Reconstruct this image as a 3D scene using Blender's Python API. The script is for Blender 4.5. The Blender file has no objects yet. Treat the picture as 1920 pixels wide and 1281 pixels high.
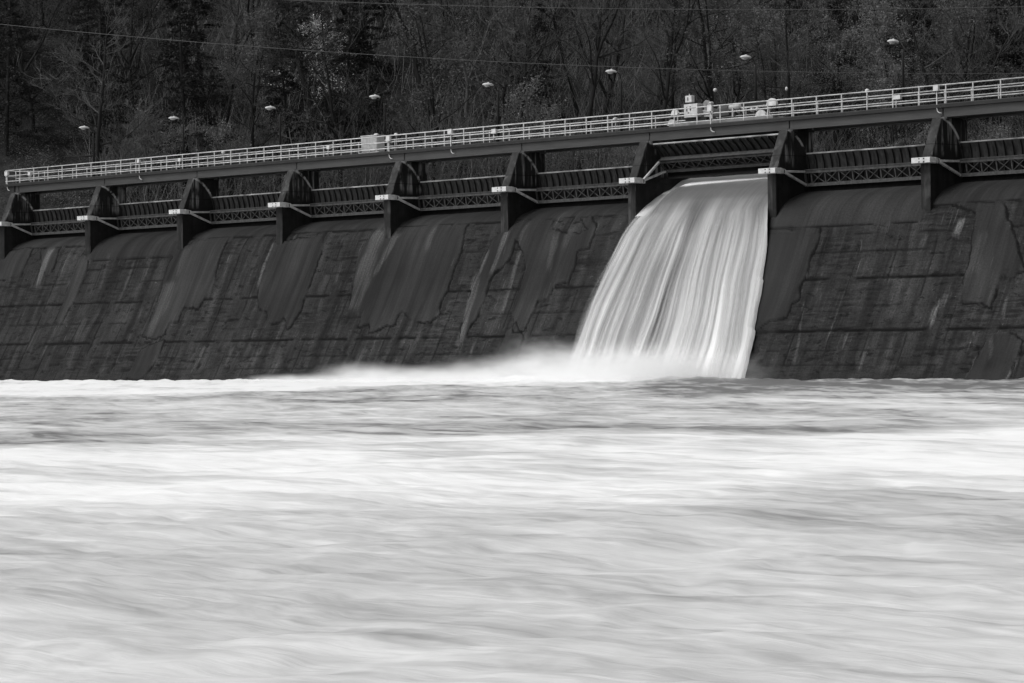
import bpy, math, random
import numpy as np
from mathutils import Vector, Matrix
R = math.radians
SC = bpy.context.scene
COL = SC.collection
# ------------------------------------------------------------------ camera, world, sun, exposure
YAW, PIT, ROL = 0.758, 0.0018, -0.013
CAMP = Vector((188.9645, -125.9295, 2.0))
dv = Vector((-math.cos(YAW)*math.cos(PIT), math.sin(YAW)*math.cos(PIT), math.sin(PIT)))
rv = Vector((math.sin(YAW), math.cos(YAW), 0)); uv_ = rv.cross(dv)
r2 = rv*math.cos(ROL) + uv_*math.sin(ROL); u2 = uv_*math.cos(ROL) - rv*math.sin(ROL)
cam = bpy.data.objects.new('camera', bpy.data.cameras.new('camera')); COL.objects.link(cam)
M3 = Matrix((r2, u2, -dv)).transposed()
cam.matrix_world = Matrix.Translation(CAMP) @ M3.to_4x4()
cam.data.sensor_width = 36; cam.data.lens = 5600/1920*36
cam.data.clip_start = 1; cam.data.clip_end = 2000
SC.camera = cam
SUN_EL, SUN_AZ = R(52), R(200)
w = bpy.data.worlds.new('World'); SC.world = w; w.use_nodes = True
nt = w.node_tree; bg = nt.nodes['Background']
sky = nt.nodes.new('ShaderNodeTexSky'); sky.sky_type = 'NISHITA'; sky.sun_disc = False
sky.sun_elevation = SUN_EL; sky.sun_rotation = SUN_AZ; sky.dust_density = 4
bw = nt.nodes.new('ShaderNodeRGBToBW')          # black and white photograph: a grey sky
nt.links.new(sky.outputs[0], bw.inputs[0]); nt.links.new(bw.outputs[0], bg.inputs[0])
bg.inputs[1].default_value = 0.15
sl = bpy.data.lights.new('sun', 'SUN'); sl.energy = 1.1; sl.angle = R(25); sl.color = (1, 1, 1)
so = bpy.data.objects.new('sun', sl); COL.objects.link(so)
sdir = Vector((math.sin(SUN_AZ)*math.cos(SUN_EL), math.cos(SUN_AZ)*math.cos(SUN_EL), math.sin(SUN_EL)))
so.rotation_euler = (-sdir).to_track_quat('-Z', 'Y').to_euler()
SC.view_settings.view_transform = 'Standard'; SC.view_settings.look = 'None'
SC.view_settings.exposure = 0.35; SC.view_settings.gamma = 1
SC.cycles.volume_max_steps = 256; SC.cycles.volume_bounces = 3
SC.cycles.transparent_max_bounces = 16
# ------------------------------------------------------------------ helpers
def tag(o, label=None, cat=None, group=None, kind=None):
    if label: o['label'] = label
    if cat: o['category'] = cat
    if group: o['group'] = group
    if kind: o['kind'] = kind
    return o
def empty(name, loc=(0, 0, 0), rz=0):
    o = bpy.data.objects.new(name, None); COL.objects.link(o); o.location = loc; o.rotation_euler = (0, 0, rz)
    o.empty_display_size = .2
    return o
def npmesh(name, V, F, mat, parent=None, smooth=False, attrs=None):
    """V (n,3) floats, F (m,k) ints or list of arrays of different k"""
    me = bpy.data.meshes.new(name)
    V = np.asarray(V, np.float32)
    Fs = F if isinstance(F, list) else [F]
    Fs = [np.asarray(f, np.int32) for f in Fs if len(f)]
    me.vertices.add(len(V)); me.vertices.foreach_set('co', V.ravel())
    idx = np.concatenate([f.ravel() for f in Fs]); tot = np.concatenate([np.full(len(f), f.shape[1]) for f in Fs])
    me.loops.add(len(idx)); me.loops.foreach_set('vertex_index', idx)
    me.polygons.add(len(tot)); st = np.concatenate([[0], np.cumsum(tot)[:-1]]).astype(np.int32)
    me.polygons.foreach_set('loop_start', st)
    me.polygons.foreach_set('use_smooth', np.full(len(tot), smooth))
    for k, a in (attrs or {}).items():
        a = np.asarray(a, np.float32)
        if a.ndim == 1:
            me.attributes.new(k, 'FLOAT', 'POINT').data.foreach_set('value', a)
        else:
            me.attributes.new(k, 'FLOAT_VECTOR', 'POINT').data.foreach_set('vector', a.ravel())
    me.update(calc_edges=True); me.validate()
    if mat: me.materials.append(mat)
    o = bpy.data.objects.new(name, me); COL.objects.link(o)
    if parent: o.parent = parent
    return o
class MB:
    def __init__(s): s.v = []; s.q = []; s.t = []; s.n = 0
    def add(s, V, Q=(), T=()):
        s.v.append(np.asarray(V, float).reshape(-1, 3))
        if len(Q): s.q.append(np.asarray(Q, int).reshape(-1, 4) + s.n)
        if len(T): s.t.append(np.asarray(T, int).reshape(-1, 3) + s.n)
        s.n += len(s.v[-1])
    def box(s, x0, x1, y0, y1, z0, z1, M=None):
        V = np.array([(x, y, z) for z in (z0, z1) for y in (y0, y1) for x in (x0, x1)], float)
        if M is not None: V = np.array([M @ Vector(p) for p in V])
        s.add(V, [(0, 2, 3, 1), (4, 5, 7, 6), (0, 1, 5, 4), (2, 6, 7, 3), (0, 4, 6, 2), (1, 3, 7, 5)])
        return s
    def tube(s, pts, rad, n=8, cap=True):
        P = np.asarray(pts, float); k = len(P)
        rad = np.full(k, rad) if np.isscalar(rad) else np.asarray(rad, float)
        T = np.gradient(P, axis=0); T /= np.linalg.norm(T, axis=1)[:, None] + 1e-9
        ref = np.array([0, 0, 1.]) if abs(T[0][2]) < .9 else np.array([1., 0, 0])
        A = np.cross(T, ref); A /= np.linalg.norm(A, axis=1)[:, None] + 1e-9
        B = np.cross(T, A)
        a = np.arange(n)*2*np.pi/n
        V = (P[:, None] + rad[:, None, None]*(A[:, None]*np.cos(a)[None, :, None] + B[:, None]*np.sin(a)[None, :, None])).reshape(-1, 3)
        i = np.arange(k-1)[:, None]*n; j = np.arange(n)[None]; j2 = (j+1) % n
        Q = np.stack([i+j, i+j2, i+n+j2, i+n+j], -1).reshape(-1, 4)
        s.add(V, Q)
        if cap:
            c0 = s.n
            s.add([P[0], P[-1]])
            b = c0-n*k
            s.t.append(np.array([(c0, b+(m+1) % n, b+m) for m in range(n)] + [(c0+1, b+(k-1)*n+m, b+(k-1)*n+(m+1) % n) for m in range(n)]))
        return s
    def bar(s, a, b, w, h=None):
        """rectangular bar from a to b"""
        a = Vector(a); b = Vector(b); h = h or w
        t = (b-a).normalized(); ref = Vector((0, 0, 1)) if abs(t.z) < .9 else Vector((0, 1, 0))
        x = t.cross(ref).normalized(); z = x.cross(t)
        V = [p + x*sx*w/2 + z*sz*h/2 for p in (a, b) for sz in (-1, 1) for sx in (-1, 1)]
        s.add([tuple(v) for v in V], [(0, 2, 3, 1), (4, 5, 7, 6), (0, 1, 5, 4), (2, 6, 7, 3), (0, 4, 6, 2), (1, 3, 7, 5)])
        return s
    def prism(s, poly, x0, x1):
        """polygon of (y,z), extruded in x"""
        n = len(poly)
        V = [(x0, y, z) for y, z in poly] + [(x1, y, z) for y, z in poly]
        s.add(V, [(i, (i+1) % n, n+(i+1) % n, n+i) for i in range(n)])
        c = s.n; cy = sum(p[0] for p in poly)/n; cz = sum(p[1] for p in poly)/n
        s.add([(x0, cy, cz), (x1, cy, cz)])
        b = c-2*n
        s.t.append(np.array([(c, b+(i+1) % n, b+i) for i in range(n)] + [(c+1, b+n+i, b+n+(i+1) % n) for i in range(n)]))
        return s
    def ball(s, c, rx, ry, rz, n=12, m=8, z0=-1.):
        ph = np.linspace(math.asin(max(-1, z0)), math.pi/2, m); a = np.arange(n)*2*np.pi/n
        V = np.array([(c[0]+rx*math.cos(p)*math.cos(q), c[1]+ry*math.cos(p)*math.sin(q), c[2]+rz*math.sin(p)) for p in ph for q in a])
        Q = [(i*n+j, i*n+(j+1) % n, (i+1)*n+(j+1) % n, (i+1)*n+j) for i in range(m-1) for j in range(n)]
        s.add(V, Q)
        return s
    def build(s, name, mat, parent=None, smooth=False):
        V = np.concatenate(s.v); F = []
        if s.q: F.append(np.concatenate(s.q))
        if s.t: F.append(np.concatenate([np.asarray(t).reshape(-1, 3) for t in s.t]))
        return npmesh(name, V, F, mat, parent, smooth)
def bevel(o, wd=.02):
    m = o.modifiers.new('bevel', 'BEVEL'); m.width = wd; m.segments = 1; m.limit_method = 'ANGLE'
    return o
# numpy gradient noise
_rs = np.random.RandomState(7)
_perm = np.tile(_rs.permutation(256), 3)
_g = np.stack([np.cos(np.arange(256)*.7853*5.3), np.sin(np.arange(256)*.7853*5.3)], -1)
def pn(x, y, seed=0):
    x = np.asarray(x, float)+seed*17.31; y = np.asarray(y, float)+seed*9.77
    xi = np.floor(x).astype(int); yi = np.floor(y).astype(int); xf = x-xi; yf = y-yi
    u = xf*xf*xf*(xf*(xf*6-15)+10); v = yf*yf*yf*(yf*(yf*6-15)+10)
    def gr(i, j, a, b):
        h = _perm[_perm[i & 255]+(j & 255)]
        return _g[h, 0]*a + _g[h, 1]*b
    n00 = gr(xi, yi, xf, yf); n10 = gr(xi+1, yi, xf-1, yf); n01 = gr(xi, yi+1, xf, yf-1); n11 = gr(xi+1, yi+1, xf-1, yf-1)
    return ((n00*(1-u)+n10*u)*(1-v) + (n01*(1-u)+n11*u)*v)*1.5
def fbm(x, y, o=4, seed=0, g=.5):
    a = 1.; s = 0; t = 0
    for k in range(o):
        s = s + a*pn(x*2**k, y*2**k, seed+k*3); t += a; a *= g
    return s/t
def sstep(a, b, x):
    t = np.clip((x-a)/(b-a), 0, 1); return t*t*(3-2*t)
# ------------------------------------------------------------------ node helper
class NT:
    def __init__(s, name):
        s.m = bpy.data.materials.new(name); s.m.use_nodes = True; s.t = s.m.node_tree; s.b = s.t.nodes['Principled BSDF']; s.out = s.t.nodes['Material Output']
        s.b.inputs['Specular IOR Level'].default_value = .3
    def n(s, typ, **kw):
        x = s.t.nodes.new(typ)
        for k, v in kw.items(): setattr(x, k, v)
        return x
    def L(s, a, b): s.t.links.new(a, b)
    def put(s, sock, v):
        if hasattr(v, 'is_output') or isinstance(v, bpy.types.NodeSocket): s.L(v, sock)
        else: sock.default_value = v
    def attr(s, name): return s.n('ShaderNodeAttribute', attribute_name=name)
    def obj(s): return s.n('ShaderNodeTexCoord').outputs['Object']
    def map(s, vec, sc, loc=(0, 0, 0)):
        x = s.n('ShaderNodeMapping'); s.L(vec, x.inputs[0]); x.inputs['Scale'].default_value = sc; x.inputs['Location'].default_value = loc; return x.outputs[0]
    def noise(s, vec, scale=1, det=4, rough=.55, dist=0):
        x = s.n('ShaderNodeTexNoise'); s.L(vec, x.inputs['Vector']); x.inputs['Scale'].default_value = scale; x.inputs['Detail'].default_value = det
        x.inputs['Roughness'].default_value = rough; x.inputs['Distortion'].default_value = dist; return x.outputs['Fac']
    def math(s, op, a, b=0., c=0., clamp=False):
        x = s.n('ShaderNodeMath', operation=op, use_clamp=clamp)
        s.put(x.inputs[0], a); s.put(x.inputs[1], b); s.put(x.inputs[2], c); return x.outputs[0]
    def rng(s, v, a, b, c=0., d=1.):
        x = s.n('ShaderNodeMapRange'); x.clamp = True; s.put(x.inputs[0], v)
        for i, q in enumerate((a, b, c, d)): s.put(x.inputs[1+i], q)
        return x.outputs[0]
    def mix(s, f, a, b):
        x = s.n('ShaderNodeMix', data_type='FLOAT'); s.put(x.inputs[0], f); s.put(x.inputs[2], a); s.put(x.inputs[3], b); return x.outputs[0]
    def color(s, v): s.L(v, s.b.inputs['Base Color'])
    def bump(s, v, strength=.5, dist=.05):
        x = s.n('ShaderNodeBump'); x.inputs['Strength'].default_value = strength; x.inputs['Distance'].default_value = dist; s.L(v, x.inputs['Height']); s.L(x.outputs[0], s.b.inputs['Normal'])
    def rough(s, v): s.put(s.b.inputs['Roughness'], v)
def simple(name, lo, hi, scale=2., rough=.7, stretch=(1, 1, 1), bump=0, metal=0, det=5):
    t = NT(name); o = t.obj(); n = t.noise(t.map(o, stretch), scale, det)
    t.color(t.rng(n, .3, .7, lo, hi)); t.rough(rough); t.b.inputs['Metallic'].default_value = metal
    if bump: t.bump(n, bump, .03)
    return t.m
PATCHES = {
 'A': [(77.02, 8.4), (81.55, 8.43), (87.57, 8.43), (85.86, 10.48), (80.43, 11.08), (74.85, 11.05), (76.85, 9.35)],
 'B': [(76.76, 8.43), (80.83, 8.37), (80.88, 7.72), (80.75, 6.85), (80.75, 6.21), (80.77, 5.53), (80.59, 4.93), (80.89, 4.37), (80.52, 4.06), (80.46, 3.43), (79.42, 3.29), (78.59, 2.82), (78.24, 2.67), (77.59, 2.67), (76.55, 5.27)],
 'C': [(89.28, 9.29), (91.38, 8.74), (91.59, 7.35), (91.71, 6.88), (91.83, 5.89), (91.73, 5.51), (91.99, 4.45), (92.3, 3.95), (93.15, 3.96), (93.61, 3.96), (94.21, 3.65), (94.25, 4.1), (94.18, 4.85), (94.23, 5.22), (94.36, 5.37), (94.73, 5.13), (95.07, 5.2), (95.24, 5.49), (95.77, 5.55), (91.72, 10.82), (87.56, 10.52)],
 'C2': [(94.71, 2.24), (95.2, 2.38), (96.33, 2.29), (96.95, 1.99), (96.93, 1.05), (96.76, -0.07), (96.7, -0.32), (94.14, -0.32), (94.21, 0.55), (94.34, 1.14)],
 'D': [(43.4, 9.41), (43.68, 9.92), (50.94, 9.83), (51.48, 8.43), (51.46, 7.75), (51.32, 7.16), (51.47, 6.28), (51.48, 5.61), (51.31, 4.84), (51.54, 3.96), (50.96, 3.49), (50.17, 3.6), (48.69, 3.86), (47.96, 4.32), (47.76, 3.93), (47.78, 3.44), (46.79, 3.36), (45.68, 2.98), (45.21, 3.48), (44.2, 3.39), (44.01, 4.38), (43.61, 4.29), (42.58, 4.46), (42.23, 5.62), (41.88, 6.93), (41.57, 7.95), (41.94, 8.96), (42.39, 9.86)],
 'E': [(32.23, 9.28), (37.17, 9.58), (37.69, 8.38), (37.66, 7.44), (37.62, 6.86), (37.72, 5.57), (37.81, 4.64), (37.45, 3.54), (37.11, 3.37), (36.34, 4.08), (36.02, 3.74), (34.86, 3.81), (34.14, 4.59), (33.29, 4.6), (32.31, 6.04), (32.29, 7.72)],
 'F': [(21.51, 9.15), (23.73, 9.83), (26.68, 9.85), (26.78, 8.86), (26.88, 7.87), (27.19, 7.01), (27.21, 6.16), (26.88, 5.44), (26.7, 4.78), (25.05, 4.87), (24.8, 4.63), (25.04, 4.02), (23.91, 3.91), (24.05, 3.18), (22.89, 2.83), (21.56, 2.97), (21.64, 3.95), (21.53, 5.92), (21.19, 7.79)],
 'G': [(10.02, 9.14), (11.07, 8.98), (11.66, 7.42), (11.49, 6.01), (11.18, 4.86), (11.09, 4.1), (10.09, 4.24), (10.1, 5.78), (9.86, 7.46)],
 'H': [(54.86, 9.18), (56.38, 10.31), (61.1, 10.4), (62.95, 9.07), (62.89, 8.7), (62.88, 7.85), (62.08, 7.6), (62.16, 6.85), (62.17, 5.73), (61.14, 5.66), (61.01, 5.39), (60.97, 4.92), (60.52, 4.75), (60.03, 4.66), (60.02, 4.2), (59.8, 3.64), (59.83, 2.9), (58.88, 2.91), (58.13, 3.95), (58.05, 5.64), (57.8, 6.69), (57.15, 7.76), (56.26, 8.46), (56.26, 7.88), (56.12, 7.31), (55.27, 6.47), (55.07, 6.19), (55.18, 4.76), (55.23, 3.71), (54.84, 3.44), (54.82, 2.3), (54.46, 1.97), (54.29, 2.5), (53.92, 4.02), (53.7, 5.17), (53.66, 6.61), (53.8, 7.77), (54.44, 9.01)],
 'I': [(58.88, 3.38), (60.1, 2.43), (60.12, 1.7), (59.89, 1.14), (59.51, 0.41), (58.15, 0.41), (58.38, 1.89), (58.33, 2.92)],
 'J': [(-1.58, 9.65), (-0.58, 10.3), (3.06, 9.9), (3.36, 9.22), (3.37, 8.69), (3.4, 7.63), (2.07, 7.53), (0.34, 7.31)],
 'K': [(4.35, 9.72), (6.75, 9.78), (7.06, 8.97), (7.24, 8.05), (6.93, 7.67), (6.29, 7.95), (6.42, 6.9), (5.79, 6.98), (5.44, 8.36)],
 'N': [(23.29, 2.58), (24.32, 2.82), (24.52, 1.73), (24.1, 0.65), (23.53, 0.05), (21.69, 0.05), (21.88, 0.89), (22.12, 2.23)],
}
HOLE = [(58.9, 9.13), (58.68, 9.71), (59.23, 9.89), (61.03, 9.76), (61.58, 9.31), (62.21, 9.0), (61.54, 8.74), (60.13, 8.89)]
STREAKS = [(10.8, 8.73, 11.09, 4.1, 0.5, 0.35), (10.65, 4.11, 10.48, 1.82, 0.25, 0.7), (13.57, 4.57, 14.24, 0.68, 0.35, 0.6), (14.97, 5.05, 14.32, 2.8, 0.3, 0.4), (29.09, 2.41, 28.94, 0.28, 0.18, 1.1), (32.26, 2.14, 32.21, 0.97, 0.15, 0.7), (34.96, 1.77, 34.66, 0.85, 0.35, 0.6), (32.05, 9.17, 32.17, 6.29, 0.16, 1.3), (22.22, 6.77, 22.4, 3.08, 0.6, 0.8), (5.77, 9.54, 6.02, 6.97, 0.45, 1.3), (39.21, 6.93, 38.91, 5.55, 0.3, 0.6), (13.64, 9.03, 14.07, 6.72, 0.2, 0.5), (16.97, 8.54, 16.92, 5.02, 0.2, 0.45), (22.77, 9.11, 22.82, 7.13, 0.3, 0.5), (18.64, 0.78, 17.93, 0.05, 0.12, 1.2), (31.96, 5.7, 31.8, 3.33, 0.25, 0.5), (27.93, 6.27, 27.86, 4.82, 0.2, 0.5), (37.58, 1.18, 37.18, 0.15, 0.3, 0.6), (7.49, 4.41, 7.99, 1.58, 0.3, 0.4), (6.91, 2.36, 7.18, 0.06, 0.3, 0.5), (42.84, 9.54, 43.02, 4.5, 0.75, 0.9), (44.75, 9.26, 43.94, 6.68, 0.35, 1.0), (48.11, 9.54, 48.15, 8.24, 0.25, 0.7), (54.02, 7.76, 53.92, 6.51, 0.14, 1.6), (53.76, 6.42, 54.5, 2.02, 0.33, 1.0), (55.23, 9.07, 54.94, 6.58, 0.22, 1.5), (56.87, 7.77, 57.23, 3.96, 0.16, 1.1), (56.69, 9.5, 56.59, 8.35, 0.2, 0.7), (59.68, 8.72, 60.04, 6.54, 0.3, 0.6), (45.86, 2.0, 45.54, 0.83, 0.3, 0.7), (40.05, 7.59, 40.14, 6.27, 0.15, 0.9), (39.46, 5.27, 39.87, 3.85, 0.4, 0.5), (50.07, 2.83, 49.71, 0.82, 0.5, 0.4), (54.0, 1.55, 53.46, 0.8, 0.5, 0.6), (55.81, 2.29, 55.94, 1.35, 0.12, 1.0), (60.84, 9.05, 60.64, 7.83, 0.3, 0.5), (51.36, 4.26, 51.54, 2.33, 0.3, 0.35), (90.56, 8.38, 90.45, 7.62, 0.28, 2.6), (90.56, 4.02, 90.64, 2.92, 0.14, 2.2), (85.12, 2.43, 85.16, 1.81, 0.09, 2.2), (93.67, 2.47, 93.81, 2.17, 0.08, 2.0), (91.04, 4.47, 90.79, 3.71, 0.3, 0.9), (87.48, 5.39, 87.68, 3.31, 0.45, 0.6), (88.41, 7.61, 88.29, 7.0, 0.15, 1.0), (81.28, 4.05, 82.22, 0.83, 0.12, 0.9), (96.97, 0.83, 96.71, -0.07, 0.09, 2.8), (94.29, 1.14, 94.1, 0.04, 0.08, 2.0), (81.79, 8.33, 81.84, 7.93, 0.15, 0.8), (87.38, 8.28, 87.5, 6.87, 0.2, 0.7), (95.04, 4.08, 95.23, 3.19, 0.1, 1.0), (83.95, 7.54, 84.05, 7.14, 0.07, 2.2), (92.25, 7.63, 92.26, 5.5, 0.5, 0.4), (88.89, 0.8, 87.89, 0.42, 0.9, 0.5), (91.27, 0.86, 90.13, 0.19, 0.9, 0.5), (86.82, 1.49, 86.84, 0.58, 0.1, 1.2), (94.99, 2.01, 95.26, 1.13, 0.2, 0.6)]
# ------------------------------------------------------------------ materials
def dam_mat():
    t = NT('dam_concrete'); c = t.attr('sc').outputs['Vector']; pa = t.attr('patch').outputs['Fac']; cr = t.attr('crack').outputs['Fac']
    fine = t.noise(c, 9, 5, .65)
    speck = t.noise(c, 24, 3, .6)
    lam = t.noise(t.map(c, (.35, 3.2, 1)), 1.6, 6, .68, .3)
    big = t.noise(t.map(c, (.5, .25, 1)), .7, 3, .5)
    stk = t.noise(t.map(c, (3.2, .10, 1)), 1.0, 5, .6, .15)
    stk2 = t.noise(t.map(c, (7.0, .35, 1), (31, 4, 0)), 1.0, 4, .6, .2); stk3 = t.noise(t.map(c, (1.1, .07, 1), (5, 4, 0)), 1.0, 5, .65, .3); sa = t.attr('streak').outputs['Fac']; reg = t.noise(t.map(c, (.16, .3, 1), (8, 8, 0)), 1.0, 3, .5)
    blot = t.noise(t.map(c, (1.2, .6, 1), (11, 2, 0)), 1.0, 4, .6, .2)
    rough_c = t.math('MULTIPLY', t.mix(t.rng(reg, .38, .52), t.rng(lam, .36, .66, .005, .028), t.rng(blot, .3, .7, .012, .025)), t.rng(fine, .3, .7, .55, 1.45))
    void = t.rng(t.noise(t.map(c, (1.0, 2.4, 1), (17, 6, 0)), 1.0, 7, .72, .4), .575, .61); fl = t.math('MULTIPLY', t.rng(t.noise(t.map(c, (3.5, 4, 1), (1, 61, 0)), 1.0, 6, .75), .62, .66), t.rng(blot, .5, .62))
    rough_c = t.math('ADD', t.math('MULTIPLY', rough_c, t.mix(void, 1.1, .3)), t.math('MULTIPLY', fl, .09))
    rough_c = t.math('MULTIPLY', rough_c, t.rng(stk3, .34, .66, .4, 1.9))
    smooth_c = t.math('MULTIPLY', t.rng(big, .3, .7, .0145, .023), t.rng(speck, .25, .75, .75, 1.25))
    smooth_c = t.math('MULTIPLY', smooth_c, t.rng(stk3, .34, .66, .58, 1.7)); smooth_c = t.math('MULTIPLY', smooth_c, t.rng(fine, .3, .7, .8, 1.2))
    base = t.mix(pa, rough_c, smooth_c)
    # pale efflorescence streaks running down the slope
    s1 = t.math('MULTIPLY', t.rng(stk2, .6, .74, 0, 1), t.rng(blot, .5, .66, 0, 1))
    s2 = t.math('MULTIPLY', t.rng(stk, .6, .74, 0, 1), t.rng(speck, .4, .62, 0, 1))
    st = t.math('ADD', t.math('MULTIPLY', s1, .12), t.math('MULTIPLY', s2, .05))
    base = t.math('ADD', base, t.math('MULTIPLY', st, t.mix(pa, 1., .4)))
    sgr = t.math('MULTIPLY', t.math('MULTIPLY', sa, t.rng(stk2, .3, .62, .25, 1.2)), t.rng(fine, .3, .65, .35, 1.4)); base = t.math('ADD', base, t.math('MULTIPLY', sgr, .040))
    wet = t.attr('wet').outputs['Fac']
    base = t.math('MULTIPLY', base, t.mix(wet, .84, .5))
    base = t.math('MULTIPLY', base, t.rng(t.noise(t.map(c, (.05, .15, 1), (2, 1, 0)), 1.0, 3, .5), .35, .65, .75, 1.2))
    base = t.math('MULTIPLY', base, t.mix(cr, 1., .06))
    t.color(base); t.rough(t.mix(wet, .8, .5)); t.b.inputs['Specular IOR Level'].default_value = .12
    hgt = t.math('ADD', t.math('MULTIPLY', lam, t.mix(pa, 1., .06)), t.math('MULTIPLY', fine, t.mix(pa, .45, .12)))
    t.bump(hgt, .8, .09)
    return t.m
def pier_mat():
    t = NT('pier_concrete'); o = t.obj(); oi = t.n('ShaderNodeObjectInfo')
    off = t.n('ShaderNodeCombineXYZ'); t.L(t.math('MULTIPLY', oi.outputs['Random'], 40.), off.inputs[0]); t.L(t.math('MULTIPLY', oi.outputs['Random'], 90.), off.inputs[1])
    va = t.n('ShaderNodeVectorMath', operation='ADD'); t.L(o, va.inputs[0]); t.L(off.outputs[0], va.inputs[1]); p = va.outputs[0]
    n = t.noise(p, 2.2, 5, .6); stk = t.noise(t.map(p, (1.5, 3.2, .22)), 1., 5, .62, .2); bl = t.noise(t.map(p, (1, 1, .7)), 1.1, 3, .5)
    sx = t.n('ShaderNodeSeparateXYZ'); t.L(o, sx.inputs[0]); y = sx.outputs[1]; z = sx.outputs[2]
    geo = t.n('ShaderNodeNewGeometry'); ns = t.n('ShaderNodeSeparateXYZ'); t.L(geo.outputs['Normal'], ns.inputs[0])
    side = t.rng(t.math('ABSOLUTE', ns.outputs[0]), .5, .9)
    base = t.math('MULTIPLY', t.rng(n, .3, .7, .7, 1.25), t.mix(side, t.rng(z, 11.5, 12.2, .015, .028), .011))  # side walls toned darker by face direction, shade put into the concrete colour
    base = t.math('MULTIPLY', base, t.rng(stk, .3, .7, .65, 1.35))
    # pale runs of lime on the side walls
    runs = t.math('MULTIPLY', t.rng(t.noise(t.map(p, (1.5, 2.6, .16)), 1., 5, .65, .1), .50, .60), t.rng(bl, .40, .54))
    runs = t.math('MULTIPLY', runs, t.mix(side, 1., t.rng(z, 11.9, 12.3)))
    base = t.math('ADD', base, t.math('MULTIPLY', runs, t.mix(side, .03, .17)))
    # curved rub mark left by the gate seal, radius 2.5 about the trunnion
    dy = t.math('SUBTRACT', y, .8); dz = t.math('SUBTRACT', z, 11.68)
    rr = t.math('SQRT', t.math('ADD', t.math('MULTIPLY', dy, dy), t.math('MULTIPLY', dz, dz)))
    rr = t.math('ADD', rr, t.math('MULTIPLY', t.math('SUBTRACT', t.noise(p, 6, 3), .5), .12))
    ring = t.rng(t.math('ABSOLUTE', t.math('SUBTRACT', rr, 2.5)), .03, .11, 1, 0)
    ring = t.math('MULTIPLY', t.math('MULTIPLY', ring, t.rng(t.math('ADD', z, t.math('MULTIPLY', t.noise(p, 1.1, 1), -.9)), 12.2, 12.5)), t.math('MULTIPLY', side, t.rng(t.noise(p, 2.2, 5), .40, .56, .02, 1)))
    base = t.math('ADD', base, t.math('MULTIPLY', ring, .34))
    line = t.rng(t.math('ABSOLUTE', t.math('SUBTRACT', z, 12.62)), .015, .035, .45, 1.)
    base = t.math('MULTIPLY', base, line)
    t.color(base); t.rough(.75); t.bump(n, .4, .04); t.b.inputs['Specular IOR Level'].default_value = .12
    return t.m
M_dam = dam_mat(); M_pier = pier_mat()
M_white = simple('white_paint', .34, .56, 3, .5, bump=.1)
M_rail = simple('galvanised_rail', .28, .54, 2.5, .4)
M_gird = simple('girder_paint', .032, .052, 1.2, .5, (.4, 1, 3))
M_deck = simple('deck_steel', .009, .018, 3, .7)
M_truss = simple('rusty_steel', .022, .062, 5, .7, bump=.2)
M_arm = simple('worn_pale_steel', .24, .46, 3, .6)
M_rib = simple('rib_steel', .006, .014, 4, .8)
M_skin = simple('gate_plate', .007, .035, 1.6, .7, (2.5, 1, .5), .3)
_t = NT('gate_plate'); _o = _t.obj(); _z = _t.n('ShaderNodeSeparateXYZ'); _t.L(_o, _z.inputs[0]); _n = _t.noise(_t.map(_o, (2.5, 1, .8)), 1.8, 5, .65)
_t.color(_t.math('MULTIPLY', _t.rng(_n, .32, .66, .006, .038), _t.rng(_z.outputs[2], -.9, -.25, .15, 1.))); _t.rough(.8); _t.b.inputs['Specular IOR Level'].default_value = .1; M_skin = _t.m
M_edge = simple('worn_gate_edge', .04, .42, .8, .5, (1, 1, 1))
M_dark = simple('dark_paint', .006, .012, 3, .5)
M_grey = simple('grey_machine_paint', .22, .42, 5, .5)
M_box = simple('cabinet_paint', .34, .5, 4, .5)
M_hole = simple('bolt_hole', .008, .012, 3, .8)
M_lens = simple('lamp_glass', .35, .45, 3, .25)
# ------------------------------------------------------------------ dam
BAY = 11.
PR = [(4.6, 9.5), (4.5, 10.3), (4.3, 10.7), (2.89, 10.52), (1.65, 10.13), (.95, 9.65), (.45, 9.0), (.1, 8.3), (-.75, 6.5), (-1.75, 4.5), (-2.9, 2.5), (-4.3, 0), (-6.2, -2.8)]
def prof(n):
    P = np.array(PR); s = np.concatenate([[0], np.cumsum(np.linalg.norm(np.diff(P, axis=0), axis=1))])
    # smooth resample
    q = np.linspace(0, s[-1], n); y = np.interp(q, s, P[:, 0]); z = np.interp(q, s, P[:, 1])
    k = np.exp(-np.linspace(-2, 2, 13)**2); k /= k.sum()
    yy = np.convolve(np.pad(y, 6, 'edge'), k, 'valid'); zz = np.convolve(np.pad(z, 6, 'edge'), k, 'valid')
    return q, yy, zz
def faceY(z):
    q, y, z_ = prof(240); m = z_ < 10.65
    return np.interp(z, z_[m][::-1], y[m][::-1])
def seg_dist(px, pz, poly, closed=True):
    d = np.full(px.shape, 1e9); n = len(poly)
    for i in range(n if closed else n-1):
        ax, az = poly[i]; bx, bz = poly[(i+1) % n]
        L2 = (bx-ax)**2+(bz-az)**2+1e-9
        t = np.clip(((px-ax)*(bx-ax)+(pz-az)*(bz-az))/L2, 0, 1)
        d = np.minimum(d, np.hypot(px-ax-t*(bx-ax), pz-az-t*(bz-az)))
    return d
def inside(px, pz, poly):
    c = np.zeros(px.shape, bool); n = len(poly)
    for i in range(n):
        ax, az = poly[i]; bx, bz = poly[(i+1) % n]
        if az == bz: continue
        m = ((az > pz) != (bz > pz)) & (px < (bx-ax)*(pz-az)/(bz-az)+ax)
        c ^= m
    return c
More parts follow.
